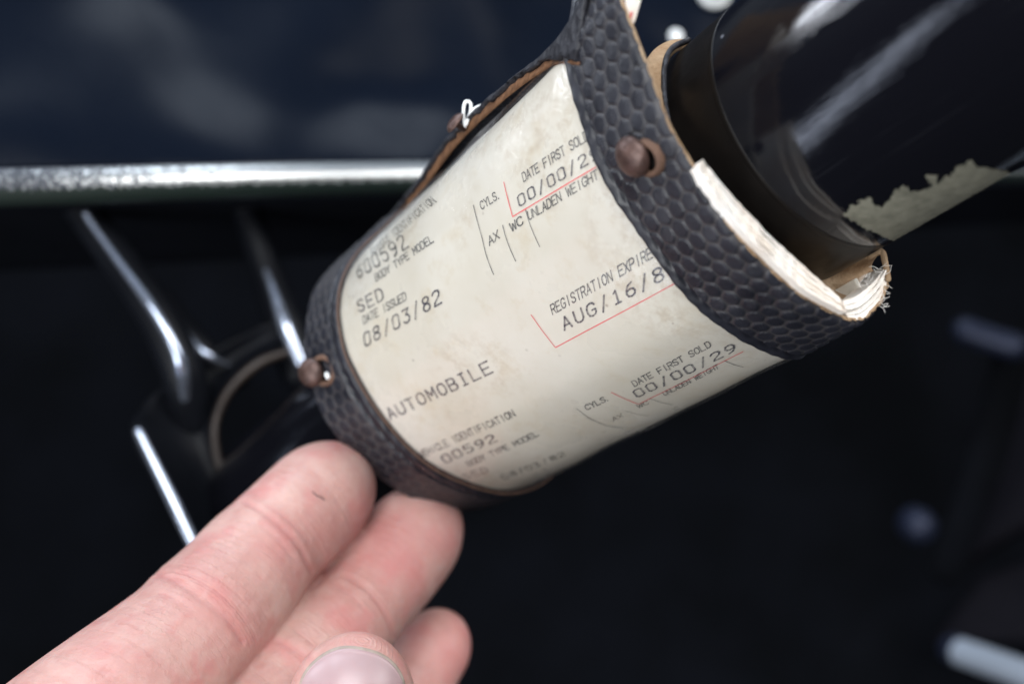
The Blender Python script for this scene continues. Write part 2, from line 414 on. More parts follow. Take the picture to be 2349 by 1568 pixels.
o = quad_sheet('footwell', [P(-1200, 200, .95), P(3600, 200, 1.05), P(3600, 2600, .75), P(-1200, 2600, .72)], 30, M['footwell'], .02)
tag(o, kind='structure')

# ------------------------------------------------------------------ dashboard
dash = empty('dashboard', P(300, 380, .30), 'glossy black dashboard panel with a pitted chrome strip along its lower edge', 'dashboard')
quad_sheet('panel', [P(-1700, 400, .222), P(2600, 380, .462), P(2900, -700, .52), P(-1700, -700, .262)], 80, M['panel'], .004, dash)
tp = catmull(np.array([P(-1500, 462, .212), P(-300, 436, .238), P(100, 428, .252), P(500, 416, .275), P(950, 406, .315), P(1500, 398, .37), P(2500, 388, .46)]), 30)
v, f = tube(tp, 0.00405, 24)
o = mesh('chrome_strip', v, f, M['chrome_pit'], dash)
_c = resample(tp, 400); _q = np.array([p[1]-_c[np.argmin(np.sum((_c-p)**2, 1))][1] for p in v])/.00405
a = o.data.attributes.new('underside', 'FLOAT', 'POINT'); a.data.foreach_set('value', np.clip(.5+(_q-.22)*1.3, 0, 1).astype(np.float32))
quad_sheet('lower_lip', [P(-1700, 490, .225), P(2600, 418, .47), P(2600, 500, .56), P(-1700, 700, .36)], 12, M['dull_black'], .0, dash)

# ------------------------------------------------------------------ column bracket under the dash
br = empty('column_bracket', P(500, 1000, 0.3240), 'glossy black pressed steel bracket with bright rods for highlights below the dashboard, left of the hand', 'bracket')
def flange(pts, r, mat='streak_steel', name='highlight_rod', flat=1.0):
    c = catmull(np.array([P(*p) for p in pts]), 30)
    rr = np.interp(np.linspace(0, 1, len(c)), np.linspace(0, 1, len(r)), r)*c[:, 2]/FPX
    v, f = tube(c, rr, 64, flat=flat); return mesh(name, v, f, M[mat], br)
flange([(60, 300, .312), (215, 520, .310), (345, 700, .306), (418, 850, .306), (440, 960, .312)], [34, 40, 46, 50, 50], 'dull_black', 'arm')
flange([(540, 400, .335), (611, 622, .332), (656, 750, .329), (690, 850, .328)], [30, 38, 48, 50], 'dull_black', 'arm')
flange([(380, 690, .325), (440, 780, .322), (540, 860, .325)], [26, 34, 34], 'dull_black', 'arm')
flange([(196, 492, .2950), (215, 520, 0.2943), (280, 610, 0.2916), (345, 700, 0.2889), (398, 790, 0.2880), (418, 850, 0.2898), (424, 910, 0.2970)], [7, 8, 10, 12, 14, 16, 12])
flange([(405, 720, 0.3105), (440, 780, 0.3078), (485, 818, 0.3078), (525, 838, 0.3150)], [5, 8, 9, 5])
flange([(611, 622, 0.3168), (628, 670, 0.3141), (656, 750, 0.3114), (690, 830, 0.3105)], [8, 11, 18, 15])
flange([(318, 990, 0.2862), (365, 1085, 0.2844), (412, 1180, 0.2826), (480, 1320, 0.2808)], [11, 14, 16, 16])
flange([(660, 806, 0.3105), (592, 834, 0.3078), (532, 888, 0.3060), (499, 950, 0.3051), (492, 1005, 0.3042), (506, 1075, 0.3042), (532, 1140, 0.3042), (580, 1230, 0.3042)], [9, 12, 11, 10, 10, 11, 12, 12], 'worn_edge', 'hole_rim')
# plate: from rim of the hole out to the highlight rods
inner = resample(catmull(np.array([P(*p) for p in [(690, 800, 0.3123), (592, 834, 0.3105), (532, 888, 0.3087), (499, 950, 0.3078), (492, 1005, 0.3069), (506, 1075, 0.3069), (532, 1140, 0.3069), (590, 1240, 0.3069)]]), 10), 40)
outer = resample(catmull(np.array([P(*p) for p in [(640, 730, 0.3240), (500, 800, 0.3150), (420, 850, 0.3105), (330, 930, 0.3015), (310, 990, 0.2925), (360, 1090, 0.2898), (420, 1190, 0.2880), (470, 1290, 0.2880)]]), 10), 40)
tt = np.linspace(0, 1, 14)[:, None, None]
g = outer[None]*(1-tt)+inner[None]*tt
g[..., 2] += (0.006*np.sin(np.pi*tt[..., 0]))
nm = grid_normals(g); nm *= -np.sign(np.mean(nm[..., 2]))
vv, ff, gg = slab(g, g-nm*.0015); mesh('plate', vv, ff, M['dull_black'], br)

# ------------------------------------------------------------------ holder frame geometry
A_H = unit([2374, -1146, -2740])          # axis of the holder
PL = P(800, 830, .215)                    # a point on the left window edge
LEN = .0712
W_R, W_L = .0158, .0145
PR = PL + A_H*LEN
PE = PR + A_H*W_R                         # plane of the right rim
PF = PL - A_H*W_L                         # plane of the left rim

def plane_curve(pts, pt, n=24):
    return catmull(np.array([onplane(x, y, pt, A_H) for x, y in pts]), n)
VPX = proj((PL - A_H*(PL[2]+.0)/A_H[2]*-50)[None])[0] if False else np.array([CX-2374, CY+1146])
def theta(c):
    q = proj(c); return np.arctan2(VPX[1]-q[:, 1], q[:, 0]-VPX[0])

left_px = [(928, 476), (905, 497), (880, 522), (838, 560), (805, 600), (784, 645), (776, 690), (777, 740), (790, 805), (812, 855), (845, 912), (885, 968), (935, 1025), (985, 1068), (1040, 1098), (1100, 1120), (1160, 1131), (1215, 1122), (1255, 1100), (1280, 1070), (1285, 1030), (1270, 980), (1240, 930), (1200, 870), (1150, 810)]
right_px = [(1284, 108), (1290, 143), (1300, 190), (1318, 255), (1340, 320), (1367, 392), (1400, 452), (1440, 512), (1485, 575), (1530, 638), (1570, 685), (1610, 725), (1655, 758), (1700, 785), (1740, 805), (1785, 822), (1820, 826), (1842, 812), (1848, 785), (1840, 745), (1820, 700), (1785, 640), (1740, 580)]
router_px = [(1422, 10), (1452, 85), (1488, 178), (1530, 290), (1578, 372), (1625, 455), (1670, 525), (1720, 583), (1780, 640), (1835, 683), (1895, 718), (1945, 739), (1980, 738), (2008, 718), (2030, 690), (2037, 655), (2030, 620), (2010, 590), (1975, 545), (1930, 495)]
louter_px = [(880, 500), (838, 540), (790, 582), (745, 625), (716, 665), (702, 715), (694, 780), (698, 830), (710, 880), (736, 955), (790, 1030), (850, 1085), (915, 1130), (975, 1158), (1040, 1174), (1105, 1168), (1150, 1150), (1180, 1120), (1185, 1080), (1170, 1030), (1140, 980), (1100, 920), (1050, 860)]

def parts_of(px, pt):
    c = plane_curve(px, pt); s = arclen(c); th = theta(c); k = int(np.argmin(th)); return c, s/s[k], th, k
Lc, Ls, Lth, Lk = parts_of(left_px, PL)
Rc, Rs, Rth, Rk = parts_of(right_px, PR)
Eo, Es, Eth, Ek = parts_of(router_px, PE)
Fo, Fs, Fth, Fk = parts_of(louter_px, PF)
def nth(th, k):
    a = (th[0]-th[:k+1])/(th[0]-th[k]); return np.maximum.accumulate(a)
Ln, Rn, En, Fn = nth(Lth, Lk), nth(Rth, Rk), nth(Eth, Ek), nth(Fth, Fk)
TMAX = 1.16
def Lcurve(t): return interp_curve(Lc, Ls, t)
def pair(sA, nA, kA, sB, nB, kB, t):
    """arc fraction on curve B that lies on the same ruling as fraction t of curve A"""
    t = np.asarray(t, float)
    a = np.interp(np.clip(t, 0, 1), sA[:kA+1], nA)
    wq = np.interp(a, nB+np.arange(len(nB))*1e-9, sB[:kB+1])
    blend = np.clip((t-.8)/.2, 0, 1)**2
    wq = wq*(1-blend)+np.clip(t, 0, 1)*blend
    return wq+np.maximum(t-1, 0)
def Rcurve(t): return interp_curve(Rc, Rs, pair(Ls, Ln, Lk, Rs, Rn, Rk, t))
NT = 520
TG = np.linspace(0, TMAX, NT)
LG = smooth1(Lcurve(TG), 3); RG = smooth1(Rcurve(TG), 8)
def S(s, t):
    s = np.asarray(s, float)[..., None]
    return (1-s)*interp_curve(LG, TG, t)+s*interp_curve(RG, TG, t)
# outward normals of the window surface (towards the viewer)
_gs = np.linspace(-.25, 1.25, 61)
_G = np.stack([S(np.full(NT, x), TG) for x in _gs])
_N = grid_normals(_G)
if np.sum(_N[30, :NT//2]*_G[30, :NT//2]) > 0: _N = -_N
def SN(s, t):
    i = np.clip((np.asarray(s)-_gs[0])/(_gs[1]-_gs[0]), 0, len(_gs)-1.001); j = np.clip(np.asarray(t)/TMAX*(NT-1), 0, NT-1.001)
    return _N[np.rint(i).astype(int), np.rint(j).astype(int)]
def SO(s, t, off):
    return S(s, t)+SN(s, t)*np.asarray(off)[..., None] if np.ndim(off) else S(s, t)+SN(s, t)*off

# picture position -> (s, t) on the card, for laying out the print
_gt = np.linspace(0, 1.02, 700); _g2 = np.linspace(-.15, 1.2, 500)
_SS, _TT = np.meshgrid(_g2, _gt, indexing='ij')
_PX = proj(S(_SS, _TT)-SN(_SS, _TT)*.0007)
_FN = np.einsum('ijk,ijk->ij', SN(_SS, _TT), S(_SS, _TT)) < 0
def st(px, py):
    d = (_PX[..., 0]-px)**2+(_PX[..., 1]-py)**2+np.where(_FN, 0, 1e6)
    i, j = np.unravel_index(np.argmin(d), d.shape)
    s, t = _g2[i], _gt[j]
    for _ in range(3):
        i2, j2 = min(max(i, 2), len(_g2)-3), min(max(j, 2), len(_gt)-3)
        J = np.array([(_PX[i2+1, j2]-_PX[i2-1, j2])/(2*(_g2[1]-_g2[0])), (_PX[i2, j2+1]-_PX[i2, j2-1])/(2*(_gt[1]-_gt[0]))]).T
        if abs(np.linalg.det(J)) < 1e3: break
        ds = np.linalg.solve(J, np.array([px, py])-_PX[i, j]); s, t = _g2[i]+np.clip(ds[0], -.006, .006), _gt[j]+np.clip(ds[1], -.004, .004); break
    return np.array([s, t])

HC = PL*.5+PR*.5
holder = empty('registration_holder', HC, 'black embossed leather registration holder with a clear window, strapped round the steering column', 'document holder')
card = empty('registration_card', HC, 'cream printed registration card folded inside the leather holder window', 'card')

# ------------------------------------------------------------------ card
def wrinkle(s, t):
    s, t = np.asarray(s, float), np.asarray(t, float)
    return (.00012*np.sin(9*s+14*t)*np.sin(5*s-8*t+1)+.00005*np.sin(23*s+7*t+2)
            + .00007*np.exp(-((t-.585-.02*s-.006*np.sin(14*s))/.012)**2)*np.clip((s-.45)*3, 0, 1)
            + .00006*np.exp(-((t-.34-.02*s-.005*np.sin(17*s))/.010)**2)*np.clip((.7-s)*4, 0, 1))
ns, ntv = 160, 300
s_ = np.linspace(-.12, 1.19, ns)
G = np.zeros((ns, ntv, 3))
for i, s in enumerate(s_):
    t0 = .036+.040*np.clip(s, 0, 1.05)+.004*math.sin(9*s)
    t = np.linspace(t0, TMAX-.01, ntv)
    G[i] = SO(np.full(ntv, s), t, -.0008+wrinkle(s, t))
vv, ff, gg = slab(G, G-SN(np.full((ns, ntv), .5), np.broadcast_to(TG[np.linspace(0, NT-1, ntv).astype(int)], (ns, ntv)))*.00025)
mesh('sheet', vv, ff, M['paper'], card)

# grey backing seen through the window along the top edge
ns = 60
s_ = np.linspace(-.05, 1.05, ns)
def film_row(s):
    t = np.linspace(-.045, .13, 16); g = SO(np.full(16, s), np.clip(t, 0, 1), -.0014)
    d = SO(np.array([s]), np.array([0.]), -.0014)-SO(np.array([s]), np.array([.03]), -.0014)
    return g+d*(np.clip(-t, 0, 1)/.03)[:, None]
G = np.stack([film_row(s) for s in s_])
vv, ff, gg = slab(G, G-np.array([0, 0, -.0004])); mesh('backing_film', vv, ff, M['grey_back'], holder)
# clear window
ns, ntv = 90, 220
SSS, TTT = np.meshgrid(np.linspace(-.06, 1.05, ns), np.linspace(0, TMAX-.02, ntv), indexing='ij')
G = SO(SSS, TTT, np.asarray(wrinkle(SSS, TTT))*1.5-.00032)
_o = np.einsum('k,k->', np.cross(G[46, 60]-G[45, 60], G[45, 61]-G[45, 60]), G[45, 60])
mesh('clear_window', G.reshape(-1, 3), grid_faces(ns, ntv, 0, _o > 0), M['clear'], holder)

# ------------------------------------------------------------------ print: stroke lettering
GL = {
 'A': [[(0, 0), (2, 6), (4, 0)], [(.7, 2), (3.3, 2)]],
 'B': [[(0, 0), (0, 6), (2.8, 6), (3.7, 5.3), (3.7, 3.8), (2.8, 3.1), (0, 3.1)], [(2.8, 3.1), (4, 2.3), (4, .8), (3, 0), (0, 0)]],
 'C': [[(4, 4.7), (3.4, 5.7), (2, 6), (.7, 5.5), (0, 4), (0, 2), (.7, .5), (2, 0), (3.4, .3), (4, 1.3)]],
 'D': [[(0, 0), (0, 6), (2.4, 6), (3.6, 5.1), (4, 3.6), (4, 2.4), (3.6, .9), (2.4, 0), (0, 0)]],
 'E': [[(4, 0), (0, 0), (0, 6), (4, 6)], [(0, 3.1), (3.3, 3.1)]],
 'F': [[(0, 0), (0, 6), (4, 6)], [(0, 3.1), (3.3, 3.1)]],
 'G': [[(4, 4.8), (3.3, 5.8), (2, 6), (.7, 5.5), (0, 4), (0, 2), (.7, .5), (2, 0), (3.4, .4), (4, 1.2), (4, 2.7), (2.4, 2.7)]],
 'H': [[(0, 0), (0, 6)], [(4, 0), (4, 6)], [(0, 3.1), (4, 3.1)]],
 'I': [[(2, 0), (2, 6)]],
 'L': [[(0, 6), (0, 0), (3.8, 0)]],
 'M': [[(0, 0), (0, 6), (2, 2.2), (4, 6), (4, 0)]],
 'N': [[(0, 0), (0, 6), (4, 0), (4, 6)]],
 'O': [[(2, 0), (.6, .6), (0, 2), (0, 4), (.6, 5.4), (2, 6), (3.4, 5.4), (4, 4), (4, 2), (3.4, .6), (2, 0)]],
 'P': [[(0, 0), (0, 6), (3, 6), (4, 5.2), (4, 3.7), (3, 2.9), (0, 2.9)]],
 'R': [[(0, 0), (0, 6), (3, 6), (4, 5.2), (4, 3.8), (3, 3), (0, 3)], [(2.2, 3), (4, 0)]],
 'S': [[(3.9, 4.9), (3.2, 5.8), (2, 6), (.7, 5.7), (.1, 4.7), (.7, 3.5), (3.3, 2.6), (4, 1.4), (3.3, .3), (2, 0), (.7, .3), (0, 1.2)]],
 'T': [[(2, 0), (2, 6)], [(0, 6), (4, 6)]],
 'U': [[(0, 6), (0, 1.6), (.7, .4), (2, 0), (3.3, .4), (4, 1.6), (4, 6)]],
 'V': [[(0, 6), (2, 0), (4, 6)]],
 'W': [[(-.2, 6), (.8, 0), (2, 4.6), (3.2, 0), (4.2, 6)]],
 'X': [[(0, 0), (4, 6)], [(0, 6), (4, 0)]],
 'Y': [[(0, 6), (2, 3), (4, 6)], [(2, 3), (2, 0)]],
 '0': [[(.9, 0), (0, .8), (0, 5.2), (.9, 6), (2.9, 6), (3.8, 5.2), (3.8, .8), (2.9, 0), (.9, 0)]],
 '1': [[(.9, 5), (2, 6), (2, 0)], [(.7, 0), (3.3, 0)]],
 '2': [[(0, 4.8), (.6, 5.7), (2, 6), (3.4, 5.6), (3.9, 4.6), (3.4, 3.4), (.6, 1.2), (0, 0), (4, 0)]],
 '3': [[(0, 6), (3.8, 6), (1.9, 3.6), (3.3, 3.2), (3.9, 2), (3.4, .6), (2, 0), (.6, .4), (0, 1)]],
 '5': [[(3.7, 6), (.3, 6), (.1, 3.5), (1.8, 3.9), (3.4, 3.3), (3.9, 2), (3.4, .6), (2, 0), (.5, .3), (0, .9)]],
 '6': [[(3.4, 6), (1.4, 5.2), (.3, 3.4), (0, 1.8), (.6, .4), (2, 0), (3.4, .5), (3.9, 1.8), (3.3, 3), (2, 3.4), (.5, 2.8)]],
 '8': [[(2, 3.2), (.5, 3.9), (.2, 5), (.8, 5.8), (2, 6), (3.2, 5.8), (3.8, 5), (3.5, 3.9), (2, 3.2), (.4, 2.5), (0, 1.3), (.7, .3), (2, 0), (3.3, .3), (4, 1.3), (3.6, 2.5), (2, 3.2)]],
 '9': [[(.6, 0), (2.6, .8), (3.7, 2.6), (4, 4.2), (3.4, 5.6), (2, 6), (.6, 5.5), (.1, 4.2), (.7, 3), (2, 2.6), (3.5, 3.2)]],
'|': [[(2, 0), (2, 6)], [(.8, 0), (3.2, 0)], [(.8, 6), (3.2, 6)]],
 '/': [[(.7, -.6), (3.3, 6.4)]],
 '.': [[(.2, 0), (.6, 0)]],
}
def ribbon(poly, wd):
    """flat pen strokes: list of quads/discs in glyph units"""
    V, F = [], []
    p = np.asarray(poly, float)
    for a, b in zip(p[:-1], p[1:]):
        d = b-a; l = np.hypot(*d)
        if l < 1e-6: continue
        k = max(1, int(l/1.2)); n = np.array([-d[1], d[0]])/l*wd/2
        for q in range(k):
            x, y = a+d*q/k, a+d*(q+1)/k; o = len(V); V += [x-n, y-n, y+n, x+n]; F.append([o, o+1, o+2, o+3])
    for c in p:
        o = len(V); V += [c+wd/2*np.array([math.cos(a), math.sin(a)]) for a in np.arange(8)*math.pi/4]; F.append(list(range(o, o+8)))
    return V, F
LIFT = -.00066
def to_card(ptsst):
    q = np.asarray(ptsst); return SO(q[:, 0], q[:, 1], LIFT+wrinkle(q[:, 0], q[:, 1]))
def text(name, txt, base, end, top, pen, mat, adv=5.6, jitter=0.0):
    B, E, T = st(*base), st(*end), st(*top)
    total = adv*(len(txt)-1)+4
    ux = (E-B)/total; uy = (T-B)/6.0
    V, F = [], []
    for i, ch in enumerate(txt):
        jx, jy = random.uniform(-jitter, jitter), random.uniform(-jitter, jitter)
        for poly in GL.get(ch, []):
            v, f = ribbon([(x+adv*i+jx, y+jy) for x, y in poly], pen)
            o = len(V); V += v; F += [[a+o for a in q] for q in f]
    V = np.array(V); Q = B+V[:, :1]*ux+V[:, 1:]*uy
    mesh(name, to_card(Q), F, M[mat], card, smooth=False)
def rule(name, pts, wpx, mat):
    """thin printed line through picture points"""
    q = np.array([st(*p) for p in pts]); d = []
    for a, b in zip(q[:-1], q[1:]):
        d += [a+(b-a)*k/40 for k in range(40)]
    d.append(q[-1]); d = np.array(d)
    c = to_card(d); tn = np.gradient(c, axis=0); tn /= np.linalg.norm(tn, axis=1, keepdims=True)
    sd = np.cross(tn, SN(d[:, 0], d[:, 1])); wd = wpx*c[:, 2:3]/FPX/2
    V = np.vstack([c-sd*wd, c+sd*wd]); n = len(c)
    mesh(name, V, [[i, i+1, n+i+1, n+i] for i in range(n-1)], M[mat], card, smooth=False)

# upper record
text('printed_caption', 'DATE FIRST SOLD', (1201, 417), (1352, 320), (1196, 398), 1.05, 'printed_ink', 5.2)
text('typed_entry', '00/00/29', (1192, 473), (1376, 360), (1186, 450), 0.95, 'typed_ink', 6.2, .12)
rule('red_rule', [(1155, 417), (1176, 497), (1368, 383)], 3.4, 'red_ink')
text('printed_caption', 'UNLADEN WEIGHT', (1214, 505), (1374, 409), (1210, 486), 1.05, 'printed_ink', 5.2)
text('printed_caption', 'WC', (1175, 531), (1201, 513), (1169, 513), 1.05, 'printed_ink', 5.2)
text('printed_caption', 'AX', (1123, 563), (1146, 546), (1118, 545), 1.05, 'printed_ink', 5.2)
text('printed_caption', 'CYLS.', (1104, 481), (1150, 451), (1099, 464), 1.05, 'printed_ink', 5.4)
rule('black_rule', [(1085, 470), (1106, 548), (1133, 630)], 3.2, 'printed_ink')
rule('black_rule', [(1153, 516), (1184, 599)], 3.2, 'printed_ink')
rule('black_rule', [(1206, 481), (1239, 566)], 3.2, 'printed_ink')
text('printed_caption', 'VEHICLE IDENTIFICATION', (852, 585), (1003, 464), (850, 570), 1.05, 'faint_ink', 5.2)
text('typed_entry', '600592', (823, 639), (938, 566), (819, 612), 0.95, 'faint_ink', 6.4, .12)
text('printed_caption', 'BODY TYPE MODEL', (864, 645), (997, 554), (860, 630), 1.05, 'printed_ink', 5.2)
text('typed_entry', 'SED', (825, 716), (880, 686), (820, 691), 0.95, 'typed_ink', 6.4, .1)
text('printed_caption', 'DATE ISSUED', (835, 743), (932, 687), (832, 726), 1.05, 'printed_ink', 5.2)
text('typed_entry', '08/03/82', (838, 794), (1014, 694), (834, 765), 0.95, 'typed_ink', 6.4, .12)
text('printed_caption', 'REGISTRATION EXPIRES', (1268, 721), (1510, 584), (1262, 700), 1.05, 'printed_ink', 5.4)
text('typed_entry', 'AUG/16/83', (1295, 757), (1556, 624), (1286, 730), 0.95, 'typed_ink', 6.4, .12)
rule('red_rule', [(1218, 721), (1274, 797), (1549, 650)], 3.0, 'red_ink')
# lower record
text('typed_entry', 'AUTOMOB|LE', (897, 961), (1131, 853), (884, 938), 0.95, 'typed_ink', 6.2, .12)
text('printed_caption', 'VEHICLE IDENTIFICATION', (968, 1049), (1183, 953), (959, 1036), 1.05, 'printed_ink', 5.2)
text('typed_entry', '00592', (1023, 1062), (1140, 1010), (1011, 1047), 0.95, 'typed_ink', 6.2, .12)
text('printed_caption', 'BODY TYPE MODEL', (1077, 1069), (1237, 997), (1068, 1060), 1.05, 'printed_ink', 5.2)
text('typed_entry', 'SED', (1070, 1098), (1122, 1081), (1060, 1088), 0.95, 'faint_ink', 6.4, .1)
text('typed_entry', '08/03/82', (1158, 1098), (1298, 1042), (1148, 1090), 0.95, 'faint_ink', 6.2, .1)
text('printed_caption', 'DATE FIRST SOLD', (1456, 885), (1632, 795), (1448, 874), 1.05, 'printed_ink', 5.3)
text('typed_entry', '00/00/29', (1463, 910), (1690, 805), (1451, 896), 0.95, 'typed_ink', 6.2, .1)
rule('red_rule', [(1402, 898), (1465, 926), (1705, 808)], 3.0, 'red_ink')
text('printed_caption', 'CYLS.', (1347, 939), (1402, 913), (1340, 929), 1.05, 'printed_ink', 5.4)
text('printed_caption', 'AX', (1408, 964), (1430, 954), (1402, 957), 1.05, 'faint_ink', 5.2)
text('printed_caption', 'WC', (1466, 935), (1489, 925), (1460, 928), 1.05, 'faint_ink', 5.2)
text('printed_caption', 'UNLADEN WEIGHT', (1525, 907), (1650, 845), (1519, 899), 1.05, 'printed_ink', 5.2)
rule('black_rule', [(1323, 936), (1350, 957), (1390, 975), (1430, 981)], 2.6, 'printed_ink')
rule('black_rule', [(1435, 941), (1460, 949), (1490, 953)], 2.6, 'faint_ink')
rule('black_rule', [(1490, 913), (1515, 922), (1543, 928)], 2.6, 'faint_ink')
rule('black_rule', [(1661, 828), (1684, 838), (1706, 843)], 2.6, 'printed_ink')

# ------------------------------------------------------------------ embossed bands
def hex_relief(u, v, R):
    """u,v metres on the leather; returns dome height 0..1, groove pattern, cell edge distance"""
    dx, dy = R*1.732, R*1.5
    r0 = np.rint(v/dy); best = np.full(u.shape, 1e9); cx = np.zeros_like(u); cy = np.zeros_like(u)
    for dr in (-1, 0, 1):
        r = r0+dr; off = (np.mod(r, 2))*dx/2
        c = np.rint((u-off)/dx)
        for dc in (-1, 0, 1):
            x = (c+dc)*dx+off; y = r*dy; d = (u-x)**2+(v-y)**2
            m = d < best; best = np.where(m, d, best); cx = np.where(m, x, cx); cy = np.where(m, y, cy)
    du, dv = u-cx, v-cy
    e = np.maximum(np.abs(du), np.abs(du*.5)+np.abs(dv)*.866); e = np.maximum(e, np.abs(du*.5-dv*.866)); e = np.maximum(e, np.abs(du*.5+dv*.866))
    e = .6*np.sqrt(best)+.4*e
    k = e/(R*.866)                                   # ~1 at the cell border
    dome = np.clip((1.02-k)/.34, 0, 1); dome = dome*dome*(3-2*dome)*(1-.30*np.clip(k, 0, 1)**2)
    hsh = np.mod(np.sin(cx*91234.5+cy*47321.7)*43758.5, 1.0); ang = np.floor(hsh*3)*math.pi/3+math.pi/6
    line = np.sin((du*np.cos(ang)+dv*np.sin(ang))*2*math.pi/.00040)
    return dome, line, k
def vnoise(u, v, sc_, seed):
    r = np.random.default_rng(seed); t = r.random((64, 64))
    x, y = u/sc_, v/sc_; i, j = np.floor(x).astype(int), np.floor(y).astype(int); fx, fy = x-i, y-j
    fx = fx*fx*(3-2*fx); fy = fy*fy*(3-2*fy); g = lambda a, b: t[a % 64, b % 64]
    return (g(i, j)*(1-fx)+g(i+1, j)*fx)*(1-fy)+(g(i, j+1)*(1-fx)+g(i+1, j+1)*fx)*fy

def full_relief(o):
    a = o.data.attributes.new('relief', 'FLOAT', 'POINT'); a.data.foreach_set('value', np.full(len(o.data.vertices), 1.0, np.float32)); return o
def band(name, inner, outer, nu, nv, welt, R, depth, thick, label, wear=1.0, line_amp=.000045):
    """inner = window side curve, outer = rim curve (same length n); hex-embossed slab"""
    n = inner.shape[0]
    x = np.linspace(0, 1, nu)
    top = inner[None]*(1-x)[:, None, None]+outer[None]*x[:, None, None]
    nm = grid_normals(top)
    mid = n//3
    if np.sum(nm[nu//2, mid]*top[nu//2, mid]) > 0: nm = -nm
    for k in range(3): nm = (nm+np.roll(nm, 1, 1)+np.roll(nm, -1, 1)) if False else nm
    nm /= np.maximum(np.linalg.norm(nm, axis=-1, keepdims=True), 1e-9)
    al = arclen(.5*(inner+outer)); wd = np.linalg.norm(outer-inner, axis=1)
    Uu = x[:, None]*wd[None]; Vv = np.broadcast_to(al[None], Uu.shape)
    dome, line, k = hex_relief(Uu, Vv, R)
    wv_ = vnoise(Uu, Vv, .006, 3); worn = np.clip(1.25-wear*vnoise(Uu, Vv, .011, 9)*.9, 0.25, 1)
    fine = vnoise(Uu, Vv, .0006, 5)
    h = depth*dome*worn+line_amp*line*dome*worn+.00012*wv_+.00005*fine
    # rolled and stitched welt beside the window
    wm = np.exp(-((Uu-welt*.45)/(welt*.33))**2); groove = np.exp(-((Uu-welt*1.05)/(welt*.16))**2)
    stp = .0029; ph = np.mod(Vv/stp+.15*np.sin(Vv*400), 1.0)
    lump = .5+.5*np.cos(2*math.pi*(ph-.5))
    stitched = groove*(.35+.65*lump)
    keep = np.clip((Uu-welt*1.1)/(welt*.25), 0, 1)
    h = h*keep+.00034*wm*(.7+.9*vnoise(Uu, Vv, .0016, 12))*(.75+.25*lump)-.00045*stitched
    h = h-.0009*np.exp(-(Uu/(welt*.20))**2)
    ed = wd[None]-Uu; h = h-.0005*np.exp(-(ed/.0005)**2)
    top = top+nm*(h-.0001)[..., None]
    bot = (inner[None]*(1-x)[:, None, None]+outer[None]*x[:, None, None])-nm*thick
    v, f, g = slab(top, bot)
    edge = np.isin(g, [1, 3, 4, 5]); midx = np.where(edge, 1, 0)
    midx = np.where(g == 2, 0, midx)
    o = mesh(name, v, f, None, holder, mats=[M['leather'], M['tan']], midx=midx)
    rel = np.concatenate([np.clip(dome*worn*keep+(1-keep), 0, 1).ravel(), np.ones(top.shape[0]*top.shape[1])])
    rel = np.where(rel > 0, rel, 0)
    a = o.data.attributes.new('relief', 'FLOAT', 'POINT'); a.data.foreach_set('value', rel.astype(np.float32))
    o['label'] = label
    return o, top, nm

# right band: parameter t along its outer rim, continued up out of the frame
rin_px = [(1415, -380), (1392, -290), (1370, -210), (1352, -150), (1335, -80), (1318, -10), (1300, 60)]+right_px
rout_px = [(1352, -190), (1378, -120), (1400, -52)]+router_px
rinC = plane_curve(rin_px, PR); routC = plane_curve(rout_px, PE)
def chord_param(c, kk):   # 0 at start, 1 at the silhouette point
    s = arclen(c); return s/s[kk]
ki = int(np.argmin(theta(rinC))); ko = int(np.argmin(theta(routC)))
ti, to = chord_param(rinC, ki), chord_param(routC, ko)
n = 1080
tq = np.linspace(0, 1.14, n)
# pair by ruling angle where the window is, by arc length elsewhere
thi, tho = theta(rinC), theta(routC)
ai = np.maximum.accumulate((thi[0]-thi[:ki+1])/(thi[0]-thi[ki])); ao = np.maximum.accumulate((tho[0]-tho[:ko+1])/(tho[0]-tho[ko]))
aq = np.interp(np.clip(tq, 0, 1), to[:ko+1], ao)
# angle-true pairing in absolute terms
th_abs = tho[0]-aq*(tho[0]-tho[ko])
u_abs = np.interp(-th_abs, -thi[0]+ai*(thi[0]-thi[ki])+np.arange(len(ai))*1e-9, ti[:ki+1])
bl = np.clip((tq-.8)/.2, 0, 1)**2
uq = u_abs*(1-bl)+np.clip(tq, 0, 1)*bl+np.maximum(tq-1, 0)
INN = smooth1(interp_curve(rinC, ti, uq), 6); OUT = smooth1(interp_curve(routC, to, tq), 6)
bandR, topR, nmR = band('embossed_band', INN, OUT, 180, n, .0021, .00166, .00026, .0008, 'wide right-hand border of black leather embossed with round hexagon scales', .55)

n = 520
tq = np.linspace(0.0, 1.12, n)
Fin = smooth1(interp_curve(Lc, Ls, tq), 4)
Fou = smooth1(interp_curve(Fo, Fs, pair(Ls, Ln, Lk, Fs, Fn, Fk, tq)), 4)
bandL, topL, nmL = band('embossed_band', Fin, Fou, 120, n, .0030, .00168, .00015, .0011, 'left-hand border of worn black leather beside the fingertips', 1.2, .00002)

# thin tan line where the leather meets the plastic on the left
c = Fin-SN(np.zeros(n), np.clip(tq, 0, TMAX))*-.00005
v, f = tube(resample(c[5:], 220), .00018, 8); mesh('cut_edge', v, f, M['rust'], holder)

